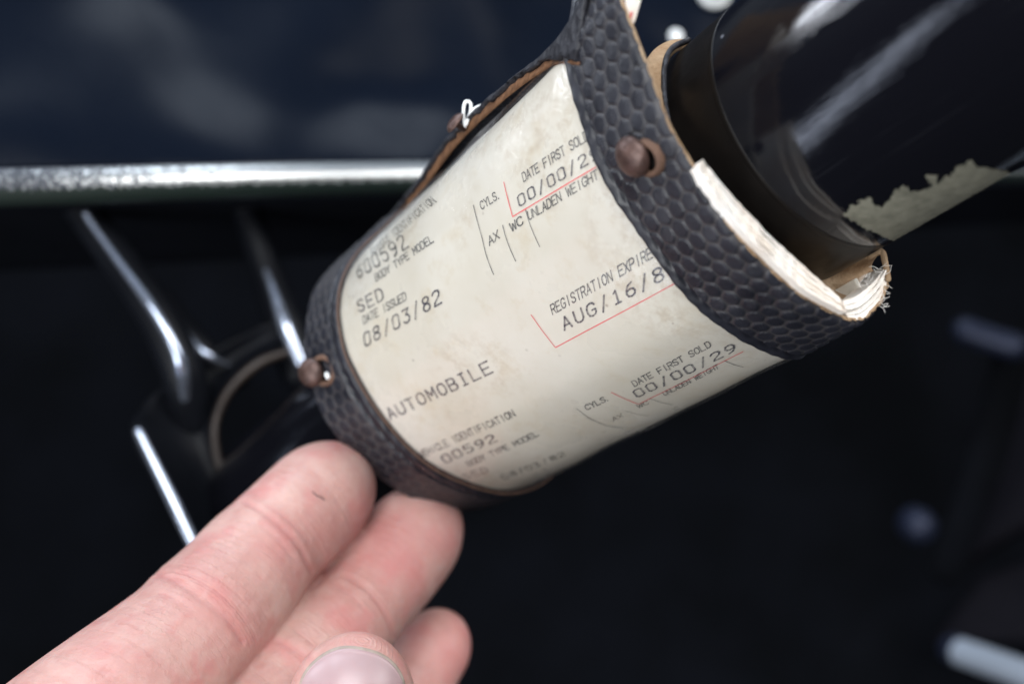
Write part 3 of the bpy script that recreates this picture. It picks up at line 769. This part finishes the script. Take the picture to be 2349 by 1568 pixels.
# ------------------------------------------------------------------ top border: rough brown cut edge, black outside
def dpx(line):   # depth on the window's top line, by picture x
    q0, q1 = S(np.array(0.), np.array(0.)), S(np.array(1.), np.array(0.))
    tt = np.linspace(-.15, 1.25, 200)[:, None]; L = q0*(1-tt)+q1*tt; px = proj(L)
    return [np.interp(x, px[:, 0], L[:, 2]) for x, y in line]
Apx = [(1330, 146), (1284, 144), (1244, 162), (1151, 232), (1049, 330), (966, 439), (907, 507), (854, 552)]
Bpx = [(1330, 138), (1264, 140), (1236, 153), (1143, 222), (1040, 320), (958, 430), (902, 500), (850, 545)]
Dpx = [(1352, -8), (1302, 72), (1238, 143), (1143, 217), (1040, 314), (957, 424), (900, 496), (848, 541)]
def line3(px, dd): return resample(catmull(np.array([P(x, y, z+dd) for (x, y), z in zip(px, dpx(px))]), 16), 140)
A3, B3, D3 = line3(Apx, .0002), line3(Bpx, .0012), line3(Dpx, .0022)
jit = np.array([vnoise(np.array([i*.0005]), np.array([0.]), .0011, 8)[0] for i in range(140)])-.5
B3 = B3+unit([-.6, -.7, 0])*(jit*.0006)[:, None]
C3 = D3+np.array([.004, .003, .012])
mesh('backing', np.vstack([A3, B3, A3+[0, 0, .0012]]), np.vstack([grid_faces(3, 140)[:139], np.stack([np.arange(139), np.arange(1, 140), np.arange(1, 140)+280, np.arange(139)+280], 1)]), M['brown_edge'], holder)
g = np.stack([B3*(1-k)+D3*k for k in np.linspace(0, 1, 6)]+[D3*(1-k)+C3*k for k in np.linspace(.2, 1, 5)])
nmb = grid_normals(g); nmb *= -np.sign(np.mean(nmb[..., 2]))
vv, ff, gg = slab(g, g-nmb*.0008)
mesh('top_border', vv, ff, M['plain_leather'], holder)

# ------------------------------------------------------------------ right rim: papers and lining seen end on
INWARD = unit(np.array([0, 0, 1.])-A_H*A_H[2])
def rim_prism(name, up, lo, s_front, length, mat, parent, n=120, wob=0.0):
    """solid whose end face lies in the rim plane between two traced edges"""
    pt = PE+A_H*s_front
    u = resample(plane_curve(up, pt), n); l = resample(plane_curve(lo, pt), n)
    if wob:
        z = np.array([vnoise(np.array([i*.0006]), np.array([0.]), .0016, 21)[0] for i in range(n)])-.5
        u = u+A_H*(z*wob)[:, None]; l = l+A_H*(np.roll(z, 7)*wob)[:, None]
    m = 6; rows = [u*(1-k)+l*k for k in np.linspace(0, 1, m)]
    top = np.stack(rows); v, f, g = slab(top, top+(INWARD*.45-A_H)*length)
    o = mesh(name, v, f, mat, parent); o.data.polygons.foreach_set('use_smooth', np.zeros(len(o.data.polygons), bool)); return o
def paper_stack(up, lo, s0, length, k, n):
    up, lo = resample(catmull(np.array(up, float)), 14), resample(catmull(np.array(lo, float)), 14)
    for q in range(k):
        a, b_ = q/k, (q+.86)/k
        rim_prism('paper_layer', up*(1-a)+lo*a, up*(1-b_)+lo*b_, s0+random.uniform(-.0005, .0005), length, M['white_paper'], card, n, wob=.00022)
paper_stack([(1612, 366), (1650, 413), (1700, 470), (1750, 523), (1800, 570), (1850, 616), (1900, 660), (1934, 690)],
            [(1601, 380), (1623, 420), (1663, 480), (1708, 535), (1758, 585), (1808, 632), (1858, 674), (1942, 718)], .0012, .005, 4, 90)
paper_stack([(1592, 384), (1624, 436), (1670, 506), (1720, 563), (1766, 607), (1813, 650), (1868, 690), (1943, 722)],
            [(1590, 392), (1617, 442), (1664, 511), (1714, 569), (1769, 621), (1832, 672), (1890, 705), (1950, 729)], -.0006, .004, 3, 90)
paper_stack([(1932, 690), (1960, 681), (1985, 664), (2010, 640), (2032, 612)],
            [(1945, 734), (1975, 733), (2003, 712), (2026, 680), (2037, 634)], .0002, .004, 4, 50)
rim_prism('gap_shade', [(1606, 380), (1628, 422), (1668, 484), (1714, 540), (1765, 590)], [(1610, 394), (1634, 440), (1676, 502), (1720, 554), (1768, 598)], -.0012, .004, M['hole'], card, 50)  # dark filler standing in for shade between the paper layers
# inner face of the back leather below the tube
U_ = resample(catmull(np.array([P(1800, 555, .166), P(1826, 573, .167), P(1880, 581, .170), P(1940, 590, .173), P(1988, 590, .175), P(2022, 577, .1765)]), 12), 50)
L_ = resample(catmull(np.array([P(1815, 600, .162), P(1860, 640, .163), P(1905, 682, .165), P(1940, 705, .167), P(1985, 690, .170), P(2034, 640, .175)]), 12), 50)
kk = np.linspace(0, 1, 16)[:, None, None]; g = U_[None]*(1-kk)+L_[None]*kk; g = g+np.array([0, 0, .006])*(np.sin(np.pi*kk))
nmi = grid_normals(g); nmi *= -np.sign(np.mean(nmi[..., 2])); vv, ff, gg = slab(g, g-nmi*.0012); mesh('suede_lining', vv, ff, M['tan'], holder)
# small folded corner
v, f = tube(catmull(np.array([P(1996, 590, .1735), P(2022, 577, .1735), P(2030, 600, .1725), P(2037, 640, .1715)]), 10), .00045, 8); mesh('suede_lining', v, f, M['tan'], holder)
# flap on the far side of the tube (top)
U_ = resample(catmull(np.array([P(1470, 165, .170), P(1492, 128, .171), P(1520, 100, .173), P(1548, 92, .175), P(1580, 92, .178)]), 12), 40)
L_ = resample(catmull(np.array([P(1585, 372, .160), P(1560, 345, .162), P(1542, 290, .1645), P(1527, 210, .168), P(1530, 140, .1715)]), 12), 40)
L2 = resample(catmull(np.array([P(1470, 165, .165), P(1500, 230, .162), P(1530, 290, .1595), P(1562, 350, .158), P(1590, 392, .157)]), 12), 40)
R2 = resample(catmull(np.array([P(1580, 92, .176), P(1545, 108, .173), P(1527, 140, .170), P(1523, 205, .1665), P(1532, 275, .163), P(1552, 335, .160), P(1590, 392, .1572)]), 12), 40)
R2b = resample(catmull(np.array([P(1470, 160, .170), P(1482, 138, .171), P(1505, 110, .173), P(1540, 92, .176), P(1580, 90, .178)])[::-1], 12), 40)
kk = np.linspace(0, 1, 14)[:, None, None]
Lq = np.vstack([R2b[::2], L2[1::2]])
g = Lq[None]*(1-kk)+R2[None]*kk
nmi = grid_normals(g); nmi *= -np.sign(np.mean(nmi[..., 2])); vv, ff, gg = slab(g, g-nmi*.0011); mesh('back_flap', vv, ff, M['tan'], holder)
v, f = tube(R2, .00042, 8); mesh('flap_edge', v, f, M['plain_leather'], holder)
# slip of paper poking up beside the band
sl = [P(1434, -60, .1535), P(1482, -60, .1545), P(1470, 5, .1545), P(1458, 45, .1540), P(1446, 70, .1535), P(1436, 40, .153), P(1434, -10, .153)]
sv = np.array(sl); vb = np.vstack([sv, sv+np.array([0, 0, .0005])]); k = len(sl)
mesh('paper_slip', vb, [list(range(k)), [k+i for i in range(k)][::-1]]+[[i, (i+1) % k, k+(i+1) % k, k+i] for i in range(k)], M['white_paper'], card, smooth=False)
c = np.array([P(1443, 55, .1531), P(1449, 30, .1533)]); v, f = tube(c, .00016, 6); mesh('red_print', v, f, M['red_ink'], card)
# frayed fibres at the fold
fp = []
for i in range(60):
    if i < 44: x0, y0, a, l = 1968+random.uniform(0, 60), 612+random.uniform(0, 90), random.uniform(-1.6, 1.2), random.uniform(8, 24)
    else: x0, y0, a, l = 2030+random.uniform(-14, 6), 610+random.uniform(0, 100), random.uniform(-.6, .7), random.uniform(6, 20)
    q = onplane(x0, y0, PE+A_H*.0006, A_H)[2]; b_ = random.uniform(-.5, .5)
    p0 = P(x0, y0, q); p1 = P(x0+l*.5*math.cos(a), y0+l*.5*math.sin(a), q); p2 = P(x0+l*math.cos(a+b_), y0+l*math.sin(a+b_), q+.0003)
    fp.append(tube(catmull(np.array([p0, p1, p2]), 4), .00003, 5))
v, f = join(fp); tag(mesh('frayed_fibres', v, f, M['pale_fibre'], card), kind='stuff')

# ------------------------------------------------------------------ rivets
def lathe(profile, c, ax, nseg=28):
    ax = unit(ax); u = unit(np.cross(ax, [0.3, 1, .2])); w_ = np.cross(ax, u); V, F = [], []
    for r, h in profile:
        for k in range(nseg):
            a = 2*math.pi*k/nseg; V.append(c+ax*h+r*(math.cos(a)*u+math.sin(a)*w_))
    for i in range(len(profile)-1):
        for k in range(nseg): F.append([i*nseg+k, i*nseg+(k+1) % nseg, (i+1)*nseg+(k+1) % nseg, (i+1)*nseg+k])
    F.append([(len(profile)-1)*nseg+k for k in range(nseg)]); F.append(list(range(nseg))[::-1]); return np.array(V), F
def rivet(head, ring, r, rr, d, dring, nrm, label):
    nrm = unit(nrm); c = P(*head, d); R = r*d/FPX
    prof = [(R*.45, -.0018), (R*.45, -.0002), (R*.96, -.0001)]+[(R*math.cos(a), R*.60*math.sin(a)) for a in np.radians([0, 12, 25, 38, 52, 66, 80])]+[(R*.02, R*.60)]
    v, f = lathe(prof, c+nrm*.0011, nrm); o = mesh('rivet', v, f, M['copper'], holder); o['label'] = label
    q = P(*ring, dring)+nrm*.0003; Q = rr*d/FPX
    prof = [(Q*.64, -.0006), (Q*.66, .00025), (Q*.80, .0006), (Q*.96, .0004), (Q*1.02, -.0006)]
    v, f = lathe(prof, q, nrm); mesh('washer', v, f[:-2], M['rust'], o)
    v, f = lathe([(Q*.70, -.0003), (Q*.3, -.00025)], q, nrm); mesh('rivet_hole', v, f, M['hole'], o)
def surf_at(px, py, top, nm):
    q = proj(top); front = np.einsum('ijk,ijk->ij', nm, top) < 0
    d = (q[..., 0]-px)**2+(q[..., 1]-py)**2+np.where(front, 0, 1e7); i, j = np.unravel_index(np.argmin(d), d.shape); return top[i, j], nm[i, j]
p, nn = surf_at(1465, 354, topR, nmR); p2, _ = surf_at(1488, 362, topR, nmR)
rivet((1466, 353), (1488, 362), 50, 45, p[2]-.0002, p2[2], nn, 'domed brown rivet through the right-hand leather border')
p, nn = surf_at(730, 852, topL, nmL); p2, _ = surf_at(744, 849, topL, nmL)
rivet((722, 853), (744, 849), 34, 37, p[2]-.0002, p2[2], nn*.7+np.array([0, 0, -.5]), 'rust-brown rivet standing off the left-hand leather border')
bw, _ = surf_at(747, 858, topL, nmL)
v, f = tube(catmull(np.array([P(750, 858, bw[2]-.0008), P(752, 864, bw[2]-.0009)]), 4), .00045, 8); mesh('thread_end', v, f, M['cord'], holder)
rd = .200
v, f = lathe([(.0004, -.002), (.0006, .0)]+[(.0020*math.cos(a), .0011*math.sin(a)) for a in np.radians([0, 20, 40, 60, 80])], P(1046, 283, rd), unit([-.75, -.55, -.35])); o = mesh('rivet', v, f, M['copper'], holder); o['label'] = 'brown rivet showing edge-on behind the top of the holder'
for pts in ([(1066, 292), (1063, 262), (1066, 237), (1074, 233), (1080, 240), (1078, 262), (1070, 285)], [(1070, 280), (1080, 258), (1095, 246), (1112, 241), (1130, 240)]):
    v, f = tube(catmull(np.array([P(x, y, rd+.0006) for x, y in pts]), 8), .00026, 8); mesh('tie_cord', v, f, M['cord'], holder)

# ------------------------------------------------------------------ steering column
RC = .0191
_a, _b = onplane(1060, 860, PL, A_H), onplane(1800, 330, PE, A_H)
A_C = unit(_b-_a)
C0 = _a-A_C*np.dot(_a, A_C)
C0, RC = C0*1.06, RC*1.06
def cyl_hit(px, py, R=RC):
    d = ray(px, py); o_ = -C0; dp = d-A_C*np.dot(d, A_C); op = o_-A_C*np.dot(o_, A_C)
    a, b, c = dp@dp, 2*dp@op, op@op-R*R; D = max(b*b-4*a*c, 0.0)
    return d*((-b-math.sqrt(D))/(2*a))
def axial(p): return np.dot(p-C0, A_C)
s_ring = axial(cyl_hit(1703, 356))
0 and print('column axis', A_C, 'C0', C0, 'ring s', s_ring, 'holder rim', axial(PE), axial(PL))
col = empty('steering_column', C0+A_C*s_ring, 'glossy black steering column tube running from the leather holder to the upper right corner', 'steering column')
def cyl(s0, s1, R, nseg=96, ns=60, bead=None):
    u = unit(np.cross(A_C, [0, 1, 0])); w_ = np.cross(A_C, u); V = []
    ss = np.linspace(s0, s1, ns)
    for s in ss:
        r = R if np.isscalar(R) else np.interp(s, R[0], R[1])
        for k in range(nseg):
            a = 2*math.pi*k/nseg; V.append(C0+A_C*s+r*(math.cos(a)*u+math.sin(a)*w_))
    F = [[i*nseg+k, i*nseg+(k+1) % nseg, (i+1)*nseg+(k+1) % nseg, (i+1)*nseg+k] for i in range(ns-1) for k in range(nseg)]
    F.append(list(range(nseg))[::-1]); F.append([(ns-1)*nseg+k for k in range(nseg)]); return np.array(V), F
v, f = cyl(axial(PL)-.125, s_ring+.16, RC); o = mesh('tube', v, f, M['enamel'], col)
_u = unit(np.cross(A_C, [0, 1, 0])); _w = np.cross(A_C, _u)
for nm_, vals in (('axial', (v-C0)@A_C), ('around', np.arctan2((v-C0)@_w, (v-C0)@_u)*RC)):
    a = o.data.attributes.new(nm_, 'FLOAT', 'POINT'); a.data.foreach_set('value', vals.astype(np.float32))
v, f = cyl(s_ring-.03, s_ring, ([s_ring-.03, s_ring-.0009, s_ring-.0003, s_ring], [RC+.00005, RC+.00005, RC+.00005, RC+.00001]), ns=120); mesh('sleeve', v, f, M['tape'], col)
v, f = cyl(s_ring-.0003, s_ring+.0005, ([s_ring-.0003, s_ring+.0001, s_ring+.0005], [RC+.00005, RC+.00006, RC+.00002]), ns=6); mesh('sleeve_edge', v, f, M['tape'], col)
# chipped patch where the paint is gone
zz = [(1300, 1250), (1340, 1190), (1390, 1170), (1440, 1130), (1480, 1170), (1530, 1190), (1580, 1140), (1600, 1090), (1680, 1070), (1700, 1110), (1780, 1100), (1820, 1070), (1770, 1030), (1790, 1005), (1840, 1010), (1850, 1060), (1890, 1020), (1930, 1000), (1950, 960), (2040, 925), (2080, 960), (2130, 975), (2310, 990), (2420, 960), (2420, 1100), (1640, 1420), (1560, 1384), (1480, 1350), (1400, 1310)]
poly = np.array([(1418.1+a*.3963, b*.3963) for a, b in zz])
def inside(x, y):
    r = np.zeros(x.shape, bool); n = len(poly)
    for i in range(n):
        (x1, y1), (x2, y2) = poly[i], poly[(i+1) % n]
        c = ((y1 > y) != (y2 > y)) & (x < (x2-x1)*(y-y1)/(y2-y1+1e-12)+x1); r ^= c
    return r
gx, gy = np.meshgrid(np.arange(1925, 2360, 2.0), np.arange(360, 560, 2.0), indexing='ij')
jx = 9*(vnoise(gx*.001, gy*.001, .009, 31)-.5)+5*(vnoise(gx*.001, gy*.001, .003, 33)-.5); jy = 9*(vnoise(gx*.001, gy*.001, .009, 32)-.5)+5*(vnoise(gx*.001, gy*.001, .003, 34)-.5)
ok = inside(gx+jx, gy+jy)
Vp = np.array([[cyl_hit(a, b, RC+.00008) for a, b in zip(r1, r2)] for r1, r2 in zip(gx, gy)])
def miss(px, py):
    d = ray(px, py); dp = d-A_C*np.dot(d, A_C); op = -C0+A_C*np.dot(C0, A_C); return (2*dp@op)**2-4*(dp@dp)*(op@op-(RC+.00008)**2) < 0
ms = np.array([[miss(a, b) for a, b in zip(r1, r2)] for r1, r2 in zip(gx, gy)]); ok &= ~ms
fc = grid_faces(*gx.shape); okf = ok.ravel()[fc].all(1)
used, inv = np.unique(fc[okf], return_inverse=True)
mesh('bare_patch', Vp.reshape(-1, 3)[used], inv.reshape(-1, 4), M['primer'], col)

# ------------------------------------------------------------------ hand
def tipped(pts, L, n=9):
    """rounded fingertip: an elliptic end added ahead of the first full cross-section"""
    a, b_ = np.array(pts[0], float), np.array(pts[1], float); d = a-b_; d = d/np.hypot(d[0], d[1])
    ext = []
    for x in np.sin(np.linspace(0, math.pi/2, n))[1:][::-1]*.985:
        ext.append((a[0]+d[0]*L*x, a[1]+d[1]*L*x, a[2]+d[2]*L*x*.8, a[3]*math.sqrt(1-x*x)))
    return ext+list(pts)
def finger(pts, nseg=28):
    c = np.array([P(x, y, z) for x, y, z, r in pts]); r = np.array([rr*z/FPX for x, y, z, rr in pts])
    cc = catmull(np.hstack([c, r[:, None]]), 8); return tube(cc[:, :3], cc[:, 3], nseg, cap=False)
index = [(716, 1156, .2235, 125), (672, 1199, .2200, 127), (630, 1239, .2170, 128), (584, 1288, .2130, 137), (535, 1350, .2085, 146), (480, 1410, .2035, 155), (428, 1466, .1990, 160), (375, 1520, .1945, 172), (320, 1575, .1900, 186), (190, 1700, .1800, 214), (60, 1830, .1730, 240)]
middle = [(930, 1255, .2345, 117), (895, 1302, .2310, 117), (856, 1349, .2275, 116), (815, 1400, .2235, 116), (760, 1460, .2180, 122), (690, 1530, .2110, 128), (560, 1660, .2010, 150), (380, 1830, .1900, 190)]
ring_f = [(985, 1500, .2465, 89), (950, 1555, .2440, 94), (900, 1640, .2400, 100), (800, 1780, .2300, 118), (620, 1960, .2150, 150)]
thumb = [(805, 1628, .1866, 150), (800, 1660, .1875, 153), (780, 1740, .1880, 158), (720, 1850, .1860, 165), (560, 1990, .1820, 190), (300, 2080, .1790, 260)]
index, middle, ring_f, thumb = tipped(index, 158), tipped(middle, 152), tipped(ring_f, 112), tipped(thumb, 164)
little = [(900, 1800, .255, 75), (860, 1840, .254, 84), (780, 1930, .248, 90), (640, 2080, .235, 120)]
palm = [(60, 1830, .1750, 250), (200, 1980, .1880, 300), (420, 2080, .205, 280), (620, 2050, .222, 180)]
palm2 = [(60, 1850, .1750, 260), (-60, 2150, .19, 340), (-150, 2500, .20, 330), (-220, 3000, .21, 300)]
palm3 = [(600, 2020, .218, 190), (350, 2250, .21, 280), (50, 2500, .205, 300), (-150, 2850, .21, 290)]
hv, hf = join([finger(x) for x in (index, middle, ring_f, thumb, little, palm, palm2, palm3)])
tmp_me = bpy.data.meshes.new('tmp'); tmp_me.from_pydata([tuple(x) for x in W(hv)], [], hf); tmp_me.update()
tmp = bpy.data.objects.new('tmp', tmp_me); COL.objects.link(tmp)
md = tmp.modifiers.new('r', 'REMESH'); md.mode = 'VOXEL'; md.voxel_size = .00042; md.adaptivity = 0
dg = bpy.context.evaluated_depsgraph_get(); ev = tmp.evaluated_get(dg); em = ev.to_mesh()
nv = len(em.vertices); co = np.empty(nv*3, np.float32); em.vertices.foreach_get('co', co); co = co.reshape(-1, 3).astype(float)
nl = len(em.loops); li = np.empty(nl, np.int32); em.loops.foreach_get('vertex_index', li)
np_ = len(em.polygons); ls = np.empty(np_, np.int32); em.polygons.foreach_get('loop_start', ls)
quads = li.reshape(-1, 4) if nl == np_*4 else None
ev.to_mesh_clear(); bpy.data.objects.remove(tmp)
ed = np.vstack([quads[:, [0, 1]], quads[:, [1, 2]], quads[:, [2, 3]], quads[:, [3, 0]]])
deg = np.bincount(ed[:, 0], minlength=nv)+np.bincount(ed[:, 1], minlength=nv)
def lap(x):
    acc = np.zeros_like(x); 
    for k in range(x.shape[1]):
        acc[:, k] = np.bincount(ed[:, 0], x[ed[:, 1], k], nv)+np.bincount(ed[:, 1], x[ed[:, 0], k], nv)
    return acc/deg[:, None]
for _ in range(5): co = co*.4+lap(co)*.6
def vnormals(co):
    fn = np.cross(co[quads[:, 2]]-co[quads[:, 0]], co[quads[:, 3]]-co[quads[:, 1]]); n = np.zeros_like(co)
    for k in range(4):
        for a in range(3): n[:, a] += np.bincount(quads[:, k], fn[:, a], nv)
    return n/np.linalg.norm(n, axis=1, keepdims=True)
vn = vnormals(co)
rel = co-CAM; cs = np.stack([rel@RIGHT, -(rel@UP), rel@FWD], 1); hp = proj(cs); facing = np.einsum('ij,ij->i', vn, rel) < 0
def seg_dist(poly):
    p = catmull(np.array(poly, float), 10); d = np.full(nv, 1e9)
    near = (hp[:, 0] > p[:, 0].min()-60) & (hp[:, 0] < p[:, 0].max()+60) & (hp[:, 1] > p[:, 1].min()-60) & (hp[:, 1] < p[:, 1].max()+60) & facing
    ii = np.where(near)[0]; q = hp[ii]; dd = np.full(len(ii), 1e9)
    for a in p: dd = np.minimum(dd, np.hypot(q[:, 0]-a[0], q[:, 1]-a[1]))
    d[ii] = dd; return d
disp = np.zeros(nv); flush = np.zeros(nv)
creases = [([(560, 1150), (600, 1172), (640, 1204), (684, 1250), (712, 1306)], 5, .00026, 0), ([(600, 1205), (640, 1240), (676, 1284)], 4, .00009, 0), ([(612, 1160), (660, 1190), (708, 1240)], 4, .00008, 0),
           ([(362, 1316), (410, 1335), (462, 1372), (520, 1418), (556, 1470)], 7, .00028, 0), ([(420, 1312), (470, 1340), (520, 1376)], 5, .00010, 0), ([(372, 1362), (430, 1396), (480, 1440)], 5, .00012, 0),
           ([(790, 1318), (838, 1346), (880, 1398), (905, 1460)], 5, .00020, 1), ([(770, 1340), (812, 1368), (850, 1412)], 4, .00008, 1), ([(640, 1470), (700, 1500), (750, 1552)], 6, .00016, 1)]
for pl, wd, am, _ in creases:
    d = seg_dist(pl); disp -= am*np.exp(-(d/wd)**2); disp += am*.35*np.exp(-((d-wd*2.4)/(wd*1.6))**2); flush = np.maximum(flush, .35*np.exp(-(d/(wd*1.6))**2))
for (x, y, r, a) in [(640, 1250, 70, .35), (900, 1250, 110, .55), (1000, 1240, 60, .5), (1030, 1500, 70, .6), (480, 1400, 90, .3), (250, 1540, 110, .3), (820, 1480, 60, .2)]:
    flush = np.maximum(flush, a*np.exp(-((hp[:, 0]-x)**2+(hp[:, 1]-y)**2)/r**2))
co = co+vn*disp[:, None]
rel = co-CAM; 
axl = np.zeros(nv); bestd = np.full(nv, 1e9); offs = 0.0
for fpts in (index, middle, ring_f, thumb):
    cc = catmull(np.array([np.append(P(x, y, z), r*z/FPX) for x, y, z, r in fpts]), 4); sl_ = arclen(cc[:, :3])
    cc0 = cc[0, :3]-(cc[1, :3]-cc[0, :3])/np.linalg.norm(cc[1, :3]-cc[0, :3])*.012
    seg_a = np.vstack([cc0, cc[:-1, :3]]); seg_b = cc[:, :3]; s0_ = np.concatenate([[-.012], sl_[:-1]]); rr_ = np.concatenate([[cc[0, 3]], cc[:-1, 3]])
    for a_, b2, s1_, r_ in zip(seg_a, seg_b, s0_, rr_):
        d_ = b2-a_; L2_ = d_@d_; tq_ = np.clip(((cs-a_)@d_)/L2_, 0, 1); dd_ = np.linalg.norm(cs-(a_+tq_[:, None]*d_), axis=1)/r_
        m_ = dd_ < bestd; bestd[m_] = dd_[m_]; axl[m_] = (s1_+tq_*math.sqrt(L2_))[m_]
hand = mesh('hand', co, quads, M['skin'], None, cam_space=False)
at = hand.data.attributes.new('along', 'FLOAT', 'POINT'); at.data.foreach_set('value', axl.astype(np.float32))
at = hand.data.attributes.new('flush', 'FLOAT', 'POINT'); at.data.foreach_set('value', flush.astype(np.float32))
tag(hand, 'bare left hand reaching in from below, fingertips steadying the lower edge of the holder', 'hand')
bvh = BVHTree.FromPolygons([tuple(x) for x in co], [tuple(int(a) for a in q) for q in quads])
def hand_hit(px, py):
    r = ray(px, py); d = Vector(W(r)-CAM).normalized(); h = bvh.ray_cast(Vector(CAM), d)
    if h[0] is None: return None, None
    q = np.array(h[0])-CAM; return np.array([q@RIGHT, -(q@UP), q@FWD]), h[1]
# nail
def nail_grid(cx, cy, rx, ry, length, lift, n=44):
    """arched free edge (half ellipse) running down into straight sides"""
    rows = []
    for b in np.linspace(-.985, .985, n):
        y0 = cy-ry*math.sqrt(1-b*b)+1.5*math.sin(b*6); row = []
        for a in np.linspace(0, 1, n):
            x, yy = cx+rx*b, y0+a*(cy+length-y0); p, _ = hand_hit(x, min(yy, 1760))
            row.append((x, yy, p[2] if p is not None else .176))
        rows.append(row)
    G = np.array(rows)
    for _ in range(10):
        Z = G[..., 2]; Zp = np.pad(Z, 1, mode='edge'); G[..., 2] = (Zp[:-2, 1:-1]+Zp[2:, 1:-1]+Zp[1:-1, :-2]+Zp[1:-1, 2:]+Z*2)/6
    Gp = np.stack([(G[..., 0]-CX)/FPX*G[..., 2], (G[..., 1]-CY)/FPX*G[..., 2], G[..., 2]], -1)
    Nn = grid_normals(Gp); Nn *= -np.sign(np.mean(Nn[..., 2])); return Gp+Nn*lift, Nn
g, nn_ = nail_grid(808, 1588, 124, 108, 170, .00004); vv, ff, gg = slab(g, g-nn_*.0009); mesh('nail_edge', vv, ff, M['nail_edge'], hand)
g, nn_ = nail_grid(808, 1592, 118, 105, 163, .00025); vv, ff, gg = slab(g, g-nn_*.0008); mesh('thumbnail', vv, ff, M['nail'], hand)

# stray fibre lying on the index finger
pts = []
for x, y in [(717, 1127), (727, 1136), (736, 1139), (744, 1146)]:
    p, _ = hand_hit(x, y); pts.append(p*(1-.0008))
v, f = tube(catmull(np.array(pts), 8), .00009, 6)
tag(mesh('stray_fibre', v, f, M['fibre']), 'tiny dark fibre stuck to the tip of the index finger', 'fibre')

# ------------------------------------------------------------------ blurred things behind
kn = empty('choke_knob', P(1638, -20, .62), 'round dashboard knob made white as if reflecting sky, out of focus at the top edge above the column', 'knob')
v, f = lathe([(.003, .012), (.004, .003), (.0056, .0)]+[(.0056*math.cos(a), .003*math.sin(a)) for a in np.radians([15, 30, 45, 60, 75, 88])], P(1638, -14, .385), unit([0, -.25, -1])); mesh('knob_head', v, f, M['cord'], kn)  # white head stands in for chrome reflecting the sky
v, f = tube(np.array([P(1638, -14, .387), P(1645, -16, .44)]), .0025, 16); mesh('knob_stem', v, f, M['chrome'], kn)
kn = empty('dash_button', P(1546, 100, .40), 'small bright round button peeping out between the suede flap and the dashboard', 'button')
v, f = lathe([(.002, .006), (.003, .002)]+[(.0034*math.cos(a), .0022*math.sin(a)) for a in np.radians([0, 15, 30, 45, 60, 75, 88])], P(1545, 102, .38), unit([0, -.25, -1])); mesh('button_head', v, f, M['cord'], kn)
v, f = tube(np.array([P(1545, 102, .383), P(1550, 100, .41)]), .0018, 12); mesh('button_stem', v, f, M['chrome'], kn)

lv = empty('brake_lever', P(2400, 1580, .55), 'blurred chrome lever rod in the lower right corner', 'lever')
v, f = tube(np.array([P(2192, 1490, .60), P(2300, 1527, .57), P(2560, 1620, .50), P(3600, 2000, .42)]), .0068, 20); mesh('rod', v, f, M['nickel'], lv)
v, f = tube(np.array([P(2186, 1488, .602), P(2196, 1491, .599)]), .0073, 20); mesh('rod_tip', v, f, M['blued_metal'], lv)
dr = empty('door_panel', P(2500, 1200, .8), 'dark grey door trim panel, far out of focus at the right edge', 'door panel')
quad_sheet('trim', [P(2230, 1330, .80), P(2700, 1180, .70), P(2700, 1470, .70), P(2130, 1470, .80)], 14, M['grey_trim'], .003, dr)
quad_sheet('trim', [P(2330, 820, .80), P(2500, 760, .74), P(2420, 1160, .74), P(2190, 1300, .80)], 14, M['grey_trim'], .003, dr)
for nm_, pts, r, lab in (('highlight_crank', [(2215, 758, .66), (2270, 778, .655), (2325, 795, .65)], .0072, 'blurred bluish crank shape standing in for a highlight near the right edge'),  # made-up bluish solids standing in for blurred highlights on something dark
                         ('highlight_stub', [(2098, 1200, .66), (2108, 1206, .655)], .0098, 'blurred bluish stub standing in for a highlight below the steering column')):
    e = empty(nm_, P(*pts[0]), lab, nm_.split('_')[1])
    v, f = tube(catmull(np.array([P(*p) for p in pts]), 6), r, 20); mesh('grip', v, f, M['blued_metal'], e)
    v, f = tube(np.array([P(*pts[0]), P(pts[0][0]+40, pts[0][1]+20, .78)]), r*.5, 14); mesh('shaft', v, f, M['dark_metal'], e)
    if nm_ == 'highlight_crank':
        v, f = tube(catmull(np.array([P(2325, 800, .665), P(2290, 960, .68), P(2235, 1130, .69), P(2175, 1300, .70)]), 8), .011, 20, flat=.5); mesh('crank_arm', v, f, M['footwell'], e)
